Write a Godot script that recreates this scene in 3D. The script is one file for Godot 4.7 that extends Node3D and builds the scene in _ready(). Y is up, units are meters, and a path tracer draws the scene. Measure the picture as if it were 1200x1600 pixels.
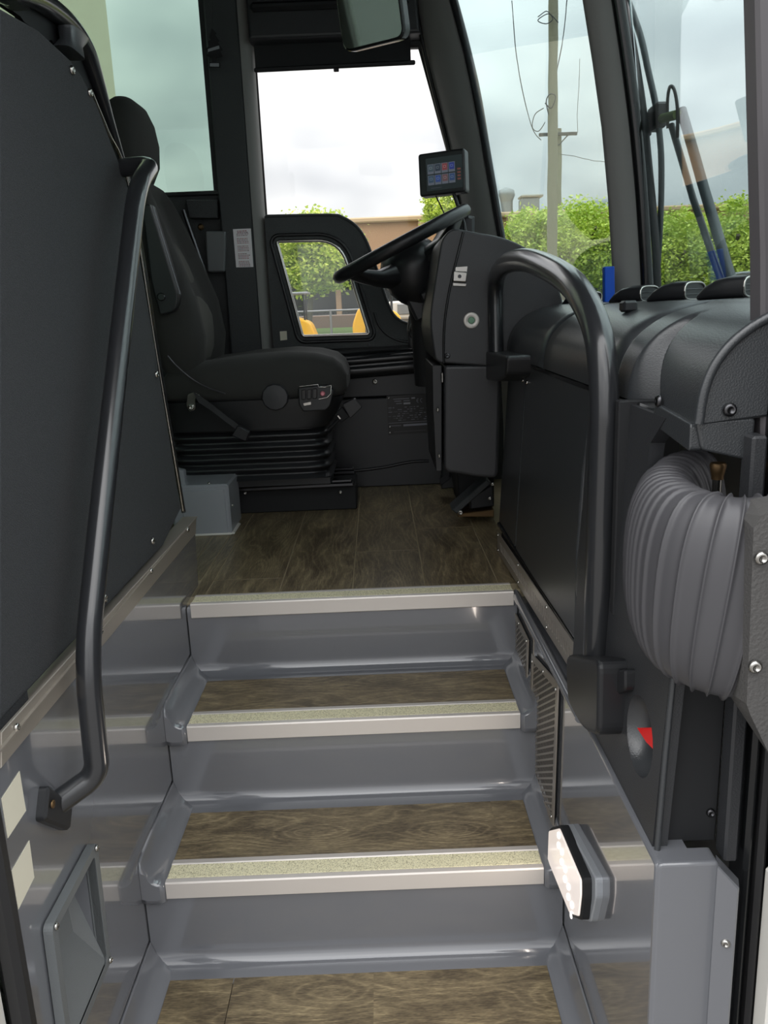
extends Node3D


# ---------------------------------------------------------------- shape collector
class Shape:
	var st := SurfaceTool.new()
	var tint := Color.WHITE

	func _init():
		st.begin(Mesh.PRIMITIVE_TRIANGLES)
		st.set_smooth_group(-1)

	func v(p: Vector3, uv := Vector2.ZERO):
		st.set_color(tint)
		st.set_uv(uv)
		st.add_vertex(p)

	# corners run counter-clockwise seen from outside
	func tri(a: Vector3, b: Vector3, c: Vector3, ua := Vector2.ZERO, ub := Vector2.ZERO, uc := Vector2.ZERO):
		v(a, ua)
		v(c, uc)
		v(b, ub)

	func quad(a: Vector3, b: Vector3, c: Vector3, d: Vector3):
		tri(a, b, c)
		tri(a, c, d)

	func quad_uv(a: Vector3, b: Vector3, c: Vector3, d: Vector3):
		tri(a, b, c, Vector2(0, 1), Vector2(1, 1), Vector2(1, 0))
		tri(a, c, d, Vector2(0, 1), Vector2(1, 0), Vector2(0, 0))

	func soft(on := true):
		st.set_smooth_group(0 if on else -1)

	func done() -> Mesh:
		st.generate_normals()
		return st.commit()

	# box with chamfered edges
	func box(c: Vector3, s: Vector3, r := 0.004, b := Basis()):
		soft(false)
		var h := s * 0.5
		r = minf(r, minf(h.x, minf(h.y, h.z)) * 0.95)
		var ax := [b.x, b.y, b.z]
		var hh := [h.x, h.y, h.z]
		for k in 3:
			for sg in [-1.0, 1.0]:
				var n: Vector3 = ax[k] * sg
				var u: Vector3 = ax[(k + 1) % 3] * sg
				var w: Vector3 = ax[(k + 2) % 3]
				var o: Vector3 = c + n * hh[k]
				var a: float = hh[(k + 1) % 3] - r
				var e: float = hh[(k + 2) % 3] - r
				quad(o - u * a - w * e, o + u * a - w * e, o + u * a + w * e, o - u * a + w * e)
		for k in 3:
			var i := (k + 1) % 3
			var j := (k + 2) % 3
			var l: float = hh[k] - r
			for si in [-1.0, 1.0]:
				for sj in [-1.0, 1.0]:
					var p: Vector3 = c + ax[i] * si * hh[i] + ax[j] * sj * (hh[j] - r)
					var q: Vector3 = c + ax[i] * si * (hh[i] - r) + ax[j] * sj * hh[j]
					var d: Vector3 = ax[k] * l
					if si * sj > 0:
						quad(p - d, q - d, q + d, p + d)
					else:
						quad(q - d, p - d, p + d, q + d)
		for sx in [-1.0, 1.0]:
			for sy in [-1.0, 1.0]:
				for sz in [-1.0, 1.0]:
					var p0: Vector3 = c + ax[0] * sx * hh[0] + ax[1] * sy * (hh[1] - r) + ax[2] * sz * (hh[2] - r)
					var p1: Vector3 = c + ax[0] * sx * (hh[0] - r) + ax[1] * sy * hh[1] + ax[2] * sz * (hh[2] - r)
					var p2: Vector3 = c + ax[0] * sx * (hh[0] - r) + ax[1] * sy * (hh[1] - r) + ax[2] * sz * hh[2]
					if sx * sy * sz > 0:
						tri(p0, p1, p2)
					else:
						tri(p0, p2, p1)

	# rings of equal count joined into a skin; turned outwards by itself
	func loft(rings: Array, caps := true, closed := true, smooth := true, facing := Vector3.ZERO):
		var m: int = rings[0].size()
		var last := m if closed else m - 1
		var vote := 0.0
		for i in rings.size() - 1:
			var ca := Vector3.ZERO
			for p in rings[i]:
				ca += p
			for p in rings[i + 1]:
				ca += p
			ca /= 2.0 * m
			for j in last:
				var a: Vector3 = rings[i][j]
				var b: Vector3 = rings[i][(j + 1) % m]
				var d: Vector3 = rings[i + 1][j]
				var n := (b - a).cross(d - a)
				vote += n.dot(facing if facing != Vector3.ZERO else (a + b + d) / 3.0 - ca)
		var fl := vote < 0.0
		soft(smooth)
		for i in rings.size() - 1:
			for j in last:
				var k := (j + 1) % m
				var a: Vector3 = rings[i][j]
				var b: Vector3 = rings[i][k]
				var c: Vector3 = rings[i + 1][k]
				var d: Vector3 = rings[i + 1][j]
				var u0 := Vector2(float(j) / last, float(i))
				var u1 := Vector2(float(j + 1) / last, float(i))
				if fl:
					tri(a, d, c, u0, u0 + Vector2(0, 1), u1 + Vector2(0, 1))
					tri(a, c, b, u0, u1 + Vector2(0, 1), u1)
				else:
					tri(a, b, c, u0, u1, u1 + Vector2(0, 1))
					tri(a, c, d, u0, u1 + Vector2(0, 1), u0 + Vector2(0, 1))
		soft(false)
		if caps and closed:
			for e in [0, rings.size() - 1]:
				var c := Vector3.ZERO
				for p in rings[e]:
					c += p
				c /= m
				for j in m:
					var a: Vector3 = rings[e][j]
					var b: Vector3 = rings[e][(j + 1) % m]
					if (e == 0) == fl:
						tri(c, a, b)
					else:
						tri(c, b, a)

	func tube(pts: Array, rad: Variant, n := 14, flat := 1.0, up := Vector3.ZERO, ends := true):
		var rings := []
		var t: Vector3 = (pts[1] - pts[0]).normalized()
		var x: Vector3 = up if up != Vector3.ZERO else (Vector3.UP if absf(t.y) < 0.9 else Vector3.RIGHT)
		x = (x - t * x.dot(t)).normalized()
		for i in pts.size():
			var t2: Vector3 = (pts[mini(i + 1, pts.size() - 1)] - pts[maxi(i - 1, 0)]).normalized()
			x = (x - t2 * x.dot(t2)).normalized()
			var y := t2.cross(x)
			var r: float = rad[i] if rad is Array else rad
			var ring := []
			for k in n:
				var a := TAU * k / n
				ring.append(pts[i] + x * cos(a) * r * flat + y * sin(a) * r)
			rings.append(ring)
		loft(rings, ends)

	# profile of (radius, height) turned about the Y axis of the frame
	func lathe(prof: Array, fr: Transform3D, n := 20, smooth := true):
		var rings := []
		for p in prof:
			var ring := []
			for k in n:
				var a := TAU * k / n
				ring.append(fr * Vector3(cos(a) * p.x, p.y, sin(a) * p.x))
			rings.append(ring)
		loft(rings, true, true, smooth)

	static func area(poly: Array) -> float:
		var s := 0.0
		for i in poly.size():
			s += poly[i].cross(poly[(i + 1) % poly.size()])
		return s * 0.5

	static func ccw(poly: Array) -> Array:
		var p := poly.duplicate()
		if area(p) < 0.0:
			p.reverse()
		return p

	static func inset(poly: Array, b: float) -> Array:
		var out := []
		var m := poly.size()
		for i in m:
			var d0: Vector2 = (poly[i] - poly[(i + m - 1) % m]).normalized()
			var d1: Vector2 = (poly[(i + 1) % m] - poly[i]).normalized()
			var n0 := Vector2(-d0.y, d0.x)
			var n1 := Vector2(-d1.y, d1.x)
			out.append(poly[i] + (n0 + n1) * (b / maxf(0.35, 1.0 + n0.dot(n1))))
		return out

	static func crosses(a: Array, b: Array) -> bool:
		for i in a.size():
			var j := (i + 1) % a.size()
			if (a[j] - a[i]).dot(b[j] - b[i]) < 0.0:
				return true
		return false

	func cap(poly: Array, fr: Transform3D, z: float, front: bool):
		var pv := PackedVector2Array(poly)
		var ix := Geometry2D.triangulate_polygon(pv)
		for i in range(0, ix.size(), 3):
			var a: Vector2 = pv[ix[i]]
			var b: Vector2 = pv[ix[i + 1]]
			var c: Vector2 = pv[ix[i + 2]]
			if ((b - a).cross(c - a) > 0.0) != front:
				var t := b
				b = c
				c = t
			tri(fr * Vector3(a.x, a.y, z), fr * Vector3(b.x, b.y, z), fr * Vector3(c.x, c.y, z), a, b, c)

	func skirt(a: Array, za: float, b: Array, zb: float, fr: Transform3D):
		var m := a.size()
		for i in m:
			var j := (i + 1) % m
			quad(fr * Vector3(b[i].x, b[i].y, zb), fr * Vector3(b[j].x, b[j].y, zb), fr * Vector3(a[j].x, a[j].y, za), fr * Vector3(a[i].x, a[i].y, za))

	# outline in the frame's XY plane, front at z = 0, body towards -z
	func slab(outline: Array, fr: Transform3D, d: float, bev := 0.0, holes := [], steps := 1, smooth := false):
		var poly := ccw(outline)
		while bev > 0.0002 and crosses(poly, inset(poly, bev)):
			bev *= 0.75
		soft(false)
		if holes.is_empty():
			soft(smooth)
			var prev := poly
			var zp := -bev
			if bev > 0.0:
				for s in range(1, steps + 1):
					var a := PI * 0.5 * s / steps
					var nx := inset(poly, bev * (1.0 - cos(a)))
					var zn := -bev * (1.0 - sin(a))
					skirt(nx, zn, prev, zp, fr)
					prev = nx
					zp = zn
			skirt(poly, -bev, poly, -d, fr)
			soft(false)
			cap(prev, fr, 0.0, true)
		else:
			var parts := [PackedVector2Array(poly)]
			for h in holes:
				var c := Vector2.ZERO
				for p in h:
					c += p
				c /= h.size()
				var nxt := []
				for q in parts:
					for side in [-1.0, 1.0]:
						var half := PackedVector2Array([c + Vector2(0, -50), c + Vector2(50 * side, -50), c + Vector2(50 * side, 50), c + Vector2(0, 50)])
						for w in Geometry2D.intersect_polygons(q, half):
							for w2 in Geometry2D.clip_polygons(w, PackedVector2Array(h)):
								nxt.append(w2)
				parts = nxt
			for q in parts:
				cap(Array(q), fr, 0.0, true)
				cap(Array(q), fr, -d, false)
			skirt(poly, 0.0, poly, -d, fr)
			for h in holes:
				var hh := ccw(h)
				hh.reverse()
				skirt(hh, 0.0, hh, -d, fr)
			return
		cap(poly, fr, -d, false)


# ---------------------------------------------------------------- helpers
var M := {}


func mat(called: String, c: Color, rough: float, metal := 0.0, spec := 0.5) -> StandardMaterial3D:
	var m := StandardMaterial3D.new()
	m.resource_name = called
	m.albedo_color = c
	m.roughness = rough
	m.metallic = metal
	m.metallic_specular = spec
	M[called] = m
	return m


func bumps(m: StandardMaterial3D, freq: float, strength: float, repeats: float, kind := FastNoiseLite.TYPE_SIMPLEX, seed_no := 3):
	var n := FastNoiseLite.new()
	n.noise_type = kind
	n.seed = seed_no
	n.frequency = freq
	n.fractal_octaves = 3
	var t := NoiseTexture2D.new()
	t.width = 256
	t.height = 256
	t.seamless = true
	t.as_normal_map = true
	t.bump_strength = strength
	t.noise = n
	m.normal_enabled = true
	m.normal_texture = t
	m.uv1_triplanar = true
	m.uv1_world_triplanar = true
	m.uv1_scale = Vector3.ONE * repeats


func tag(o: Node, label: String, category: String, group := "", kind := ""):
	o.set_meta("label", label)
	o.set_meta("category", category)
	if group:
		o.set_meta("group", group)
	if kind:
		o.set_meta("kind", kind)


func numbered(called: String) -> String:
	if not has_node(called):
		return called
	var i := 1
	while has_node("%s_%03d" % [called, i]):
		i += 1
	return "%s_%03d" % [called, i]


func thing(called: String, label: String, category: String, at: Vector3, group := "", kind := "") -> Node3D:
	var o := Node3D.new()
	o.name = numbered(called)
	add_child(o)
	o.position = at
	tag(o, label, category, group, kind)
	return o


# a mesh made in world coordinates under its thing (or, one level deeper, under a part)
func part(s: Variant, called: String, m: Material, parent: Node3D) -> MeshInstance3D:
	var o := MeshInstance3D.new()
	var i := 0
	var nm := called
	while parent.has_node(nm):
		i += 1
		nm = "%s_%03d" % [called, i]
	o.name = nm
	o.mesh = s.done() if s is Shape else s
	o.material_override = m
	if parent.get_parent() == self and not parent is MeshInstance3D:
		o.position = -parent.position
	parent.add_child(o, true)
	return o


func solo(s: Variant, called: String, m: Material, label: String, category: String, group := "", kind := "") -> MeshInstance3D:
	var o := MeshInstance3D.new()
	o.name = numbered(called)
	o.mesh = s.done() if s is Shape else s
	o.material_override = m
	add_child(o)
	tag(o, label, category, group, kind)
	return o


func FZ(z: float) -> Transform3D:
	return Transform3D(Basis(), Vector3(0, 0, z))


func FL(x: float) -> Transform3D:  # faces +x, outline in (-z, y)
	return Transform3D(Basis(Vector3(0, 0, -1), Vector3(0, 1, 0), Vector3(1, 0, 0)), Vector3(x, 0, 0))


func FR(x: float) -> Transform3D:  # faces -x, outline in (z, y)
	return Transform3D(Basis(Vector3(0, 0, 1), Vector3(0, 1, 0), Vector3(-1, 0, 0)), Vector3(x, 0, 0))


func rect(x0: float, y0: float, x1: float, y1: float) -> Array:
	return [Vector2(x0, y0), Vector2(x1, y0), Vector2(x1, y1), Vector2(x0, y1)]


# corners of an outline rounded; r is a number or one number per corner
func rounded(poly: Array, r: Variant, n := 5) -> Array:
	var out := []
	var m := poly.size()
	for i in m:
		var p: Vector2 = poly[i]
		var a: Vector2 = poly[(i + m - 1) % m] - p
		var b: Vector2 = poly[(i + 1) % m] - p
		var rr: float = r[i] if r is Array else r
		rr = minf(rr, minf(a.length(), b.length()) * 0.49)
		if rr <= 0.0001:
			out.append(p)
			continue
		var p0 := p + a.normalized() * rr
		var p1 := p + b.normalized() * rr
		for k in n + 1:
			var t := float(k) / n
			out.append(p0.lerp(p, t).lerp(p.lerp(p1, t), t))
	return out


# bends of a path rounded
func bent(pts: Array, r: float, n := 8) -> Array:
	var out := [pts[0]]
	for i in range(1, pts.size() - 1):
		var p: Vector3 = pts[i]
		var a: Vector3 = pts[i - 1] - p
		var b: Vector3 = pts[i + 1] - p
		var rr := minf(r, minf(a.length(), b.length()) * 0.48)
		var p0 := p + a.normalized() * rr
		var p1 := p + b.normalized() * rr
		for k in n + 1:
			var t := float(k) / n
			out.append(p0.lerp(p, t).lerp(p.lerp(p1, t), t))
	out.append(pts[-1])
	return out


func spline(pts: Array, n := 6, closed := false) -> Array:
	var out := []
	var m := pts.size()
	var segs := m if closed else m - 1
	for i in segs:
		var p0 = pts[(i + m - 1) % m] if closed else pts[maxi(i - 1, 0)]
		var p3 = pts[(i + 2) % m] if closed else pts[mini(i + 2, m - 1)]
		for k in n:
			out.append(pts[i].cubic_interpolate(pts[(i + 1) % m], p0, p3, float(k) / n))
	if not closed:
		out.append(pts[-1])
	return out


func ring(c: Vector3, ux: Vector3, uy: Vector3, rx: float, ry: float, n := 24, pw := 2.0) -> Array:
	var out := []
	for k in n:
		var a := TAU * k / n
		var ca := cos(a)
		var sa := sin(a)
		out.append(c + ux * rx * signf(ca) * pow(absf(ca), 2.0 / pw) + uy * ry * signf(sa) * pow(absf(sa), 2.0 / pw))
	return out


func facing(at: Vector3, n: Vector3) -> Transform3D:  # Y axis of the frame along n
	n = n.normalized()
	var x := n.cross(Vector3(0.31, 0.2, 0.93)).normalized()
	return Transform3D(Basis(x, n, x.cross(n)), at)


var screw_mesh := {}


func screw(parent: Node3D, at: Vector3, n: Vector3, r := 0.007, m: Material = null, called := "screw"):
	if not screw_mesh.has(r):
		var s := Shape.new()
		s.lathe([Vector2(r, 0), Vector2(r, r * 0.25), Vector2(r * 0.8, r * 0.55), Vector2(r * 0.45, r * 0.7), Vector2(r * 0.42, r * 0.45), Vector2(r * 0.01, r * 0.42)], Transform3D(), 14)
		screw_mesh[r] = s.done()
	var o := part(screw_mesh[r], called, m if m else M.steel, parent)
	var base: Vector3 = parent.position if parent.get_parent() == self and not parent is MeshInstance3D else Vector3.ZERO
	o.transform = facing(at - base, n)
	return o


func noise(f: float, seed_no: int, oct := 3) -> FastNoiseLite:
	var n := FastNoiseLite.new()
	n.noise_type = FastNoiseLite.TYPE_SIMPLEX_SMOOTH
	n.seed = seed_no
	n.frequency = f
	n.fractal_octaves = oct
	return n


# wood print of one plank: grain along u, with cathedral figures
func wood_texture(seed_no: int, knots: Array, dark: Color, light: Color) -> ImageTexture:
	var w := 768
	var h := 192
	var im := Image.create(w, h, false, Image.FORMAT_RGB8)
	var warp := noise(1.0, seed_no, 2)
	var fib := noise(1.0, seed_no + 7, 2)
	var blot := noise(1.0, seed_no + 13, 3)
	for j in h:
		for i in w:
			var x := 4.0 * i / w
			var y := float(j) / h
			var f := y * 9.0 + warp.get_noise_2d(x * 0.5, y * 1.6) * 2.0 + warp.get_noise_2d(x * 2.0 + 40.0, y * 3.0) * 0.35
			for k in knots:
				var dx: float = (x - k.x) / 0.75
				var dy: float = (y - k.y) / 0.26
				var d := sqrt(dx * dx + dy * dy)
				f = lerpf(f, d * 3.4 + warp.get_noise_2d(x * 3.0, y * 8.0) * 0.3, clampf(1.25 - d, 0.0, 1.0))
			var g := absf(fposmod(f, 1.0) - 0.5) * 2.0
			var fine := fib.get_noise_2d(x * 5.0, y * 70.0) * 0.5 + fib.get_noise_2d(x * 14.0, y * 150.0) * 0.4
			var t := 0.35 + 0.22 * pow(g, 3.0) * 1.3 + fine * 0.62 + blot.get_noise_2d(x * 1.2, y * 3.0) * 0.35
			im.set_pixel(i, j, dark.lerp(light, clampf(t, 0.0, 1.2)))
	return ImageTexture.create_from_image(im)


func plain_texture(w: int, h: int, ground: Color) -> Image:
	var im := Image.create(w, h, false, Image.FORMAT_RGB8)
	im.fill(ground)
	return im


func print_material(called: String, im: Image, rough := 0.5) -> StandardMaterial3D:
	var m := mat(called, Color.WHITE, rough)
	m.albedo_texture = ImageTexture.create_from_image(im)
	return m


# a thin printed card; corners: top left, top right, bottom right, bottom left seen from its front
func card(s: Shape, c: Array, thick: float):
	var n: Vector3 = (c[2] - c[3]).cross(c[0] - c[3]).normalized()
	s.soft(false)
	s.quad_uv(c[3], c[2], c[1], c[0])
	var b := []
	for p in c:
		b.append(p - n * thick)
	s.quad(b[0], b[1], b[2], b[3])
	for i in 4:
		var j := (i + 1) % 4
		s.quad(c[i], c[j], b[j], b[i])


func glass_x(y: float, z: float) -> float:  # the bowed windscreen
	return 0.70 - 0.10 * (y - 0.72) - 0.02 * pow(y - 0.72, 2.0) - (0.185 + 0.075 * (y - 0.9)) * (1.0 if z < -2.18 else 0.38) * pow(z + 2.18, 2.0)


func sky_texture() -> ImageTexture:
	var w := 1024
	var h := 512
	var im := Image.create(w, h, false, Image.FORMAT_RGBF)
	var big := noise(1.5, 11, 5)
	for j in h:
		var el := PI * (0.5 - (j + 0.5) / h)
		for i in w:
			var az := TAU * (i + 0.5) / w
			var d := Vector3(cos(el) * sin(az), sin(el), cos(el) * cos(az))
			if el < 0.0:
				im.set_pixel(i, j, Color(0.30, 0.30, 0.29))
				continue
			var q := d / (d.y + 0.25)
			var c := big.get_noise_3d(q.x * 0.9, q.y * 0.5, q.z * 0.9)
			var k := clampf(0.5 + c * 1.1, 0.0, 1.0)
			var lum := 0.55 + 1.95 * pow(d.y, 1.4)   # overcast: far brighter overhead than at the horizon
			im.set_pixel(i, j, Color(0.93, 0.955, 1.0).lerp(Color(1.05, 1.045, 1.03), k) * (lum * (0.78 + 0.42 * k)))
	return ImageTexture.create_from_image(im)


func _ready():
	# ------------------------------------------------------------ camera, sky, exposure
	var cam := Camera3D.new()
	cam.name = "camera"
	cam.fov = 63.6
	cam.near = 0.02
	cam.far = 400.0
	cam.rotation_degrees = Vector3(-13.9, 0, -2.3)
	cam.position = Vector3(0, 0.709, 0)
	add_child(cam)
	cam.current = true
	var we := WorldEnvironment.new()
	we.name = "world_environment"
	var env := Environment.new()
	env.background_mode = Environment.BG_SKY
	var sky := Sky.new()
	var pano := PanoramaSkyMaterial.new()
	pano.panorama = sky_texture()
	pano.energy_multiplier = 1.0
	sky.sky_material = pano
	env.sky = sky
	env.ambient_light_source = Environment.AMBIENT_SOURCE_SKY
	env.tonemap_mode = Environment.TONE_MAPPER_LINEAR
	env.tonemap_exposure = 1.75
	env.sdfgi_enabled = true
	env.ssao_enabled = true
	env.ssil_enabled = true
	we.environment = env
	add_child(we)
	materials()
	shell()
	stairs()
	left_side()
	right_side()
	dashboard()
	far_wall()
	seat()
	wheel()
	cab_details()
	outside()


func materials():
	var m := mat("fibreglass", Color(0.43, 0.437, 0.456), 0.16)
	mat("joint_filler", Color(0.62, 0.57, 0.46), 0.8)
	m.clearcoat_enabled = true
	m.clearcoat = 1.0
	m.clearcoat_roughness = 0.05
	m = mat("grey_paint", Color(0.6, 0.615, 0.635), 0.3)
	m = mat("grey_plastic", Color(0.42, 0.435, 0.44), 0.45)
	bumps(m, 0.2, 0.5, 8.0)
	m = mat("pad_grain", Color(0.33, 0.325, 0.32), 0.5)
	bumps(m, 0.06, 1.2, 9.0)
	m = mat("black_moulding", Color(0.195, 0.2, 0.21), 0.4)
	bumps(m, 0.12, 0.5, 9.0)
	m = mat("black_leathergrain", Color(0.215, 0.225, 0.235), 0.31, 0.0, 0.62)
	bumps(m, 0.12, 0.6, 10.0)
	m = mat("black_plastic", Color(0.13, 0.135, 0.145), 0.38)
	m = mat("console_plastic", Color(0.14, 0.145, 0.155), 0.24)
	m = mat("black_gloss", Color(0.09, 0.095, 0.1), 0.18)
	m = mat("black_matt", Color(0.1, 0.105, 0.115), 0.7)
	m = mat("dark_trim", Color(0.23, 0.245, 0.25), 0.5)
	bumps(m, 0.08, 2.0, 10.0)
	m = mat("pillar_trim", Color(0.5, 0.5, 0.49), 0.65)
	m = mat("frame_grey", Color(0.33, 0.32, 0.33), 0.5)
	m = mat("tube_paint", Color(0.16, 0.165, 0.175), 0.28)
	m.clearcoat_enabled = true
	m.clearcoat = 0.6
	m.clearcoat_roughness = 0.12
	m = mat("rubber", Color(0.29, 0.288, 0.3), 0.42)
	m = mat("seal_rubber", Color(0.12, 0.12, 0.125), 0.5)
	m = mat("steel", Color(0.72, 0.71, 0.69), 0.22, 1.0)
	m = mat("brushed_steel", Color(0.68, 0.65, 0.61), 0.36, 0.55)
	m = mat("dark_steel", Color(0.34, 0.34, 0.35), 0.3, 1.0)
	m = mat("aluminium", Color(0.86, 0.835, 0.81), 0.42, 0.35)
	m = mat("brass", Color(0.45, 0.36, 0.25), 0.45, 0.8)
	m = mat("white_paint", Color(0.88, 0.87, 0.84), 0.3)
	m = mat("paper", Color(0.9, 0.88, 0.8), 0.6)
	m = mat("red_plastic", Color(0.93, 0.10, 0.09), 0.4)
	m = mat("pink_lens", Color(0.9, 0.55, 0.6), 0.2)
	m = mat("blue_plastic", Color(0.02, 0.33, 0.8), 0.4)
	m = mat("felt", Color(0.275, 0.285, 0.295), 0.95)
	var im := plain_texture(256, 256, Color.WHITE)
	var r := RandomNumberGenerator.new()
	r.seed = 5
	for i in 256:
		for j in 256:
			var g := r.randf_range(0.72, 1.0)
			im.set_pixel(i, j, Color(g, g, g))
	for k in 60:
		im.set_pixel(r.randi_range(0, 255), r.randi_range(0, 255), Color(1.0, 1.0, 1.0))
	m.albedo_texture = ImageTexture.create_from_image(im)
	bumps(m, 0.3, 1.2, 5.0)
	m = mat("seat_cloth", Color(0.205, 0.207, 0.2), 0.9)
	bumps(m, 0.3, 1.0, 8.0)
	m.rim_enabled = true
	m.rim = 0.25
	# grit of the step edges
	im = plain_texture(256, 256, Color.WHITE)
	for i in 256:
		for j in 256:
			var a := r.randf()
			im.set_pixel(i, j, Color(0.86, 0.84, 0.72).lerp(Color(1.0, 0.99, 0.9), a) if r.randf() > 0.1 else Color(0.62, 0.6, 0.5))
	m = mat("grit", Color(0.98, 0.97, 0.93), 0.8)
	m.albedo_texture = ImageTexture.create_from_image(im)
	m.uv1_triplanar = true
	m.uv1_world_triplanar = true
	m.uv1_scale = Vector3.ONE * 3.0
	var dk := Color(0.30, 0.26, 0.2)
	var lt := Color(0.68, 0.615, 0.475)
	var kn := [[Vector2(1.9, 0.5), Vector2(3.6, 0.35)], [Vector2(0.7, 0.2), Vector2(2.1, 0.55), Vector2(3.5, 0.6)], [Vector2(2.4, 0.3)], [Vector2(1.2, 0.75), Vector2(3.1, 0.5)], []]
	for i in 5:
		m = mat("wood_%s" % ["a", "b", "c", "d", "e"][i], Color.WHITE, 0.32)
		m.albedo_texture = wood_texture(20 + i, kn[i], dk, lt)
	for p in [["pane_clear", Color(0.75, 0.8, 0.82, 0.16)], ["pane_door", Color(0.36, 0.47, 0.47, 0.3)]]:
		m = mat(p[0], p[1], 0.02)
		m.transparency = BaseMaterial3D.TRANSPARENCY_ALPHA
		m.cull_mode = BaseMaterial3D.CULL_DISABLED
	m = mat("lens", Color(0.95, 0.92, 0.9), 0.15)
	m.emission_enabled = true
	m.emission = Color(1.0, 0.94, 0.9)
	m.emission_energy_multiplier = 0.3
	m = mat("led", Color(0.95, 0.95, 0.95), 0.2)
	m.emission_enabled = true
	m.emission = Color(1.0, 0.97, 0.95)
	m.emission_energy_multiplier = 0.7
	m = mat("pane_green", Color(0.61, 0.70, 0.655, 0.0), 0.0)
	m.refraction_enabled = true
	m.refraction_scale = 0.05
	m = mat("pane_front", Color(0.765, 0.835, 0.835, 0.0), 0.0)
	m.refraction_enabled = true
	m.refraction_scale = 0.05
	m = mat("seat_insert", Color(0.33, 0.33, 0.31), 0.9)
	bumps(m, 0.25, 2.0, 8.0)
	m = mat("mirror_glass", Color(0.68, 0.69, 0.69), 0.03, 1.0)


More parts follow.
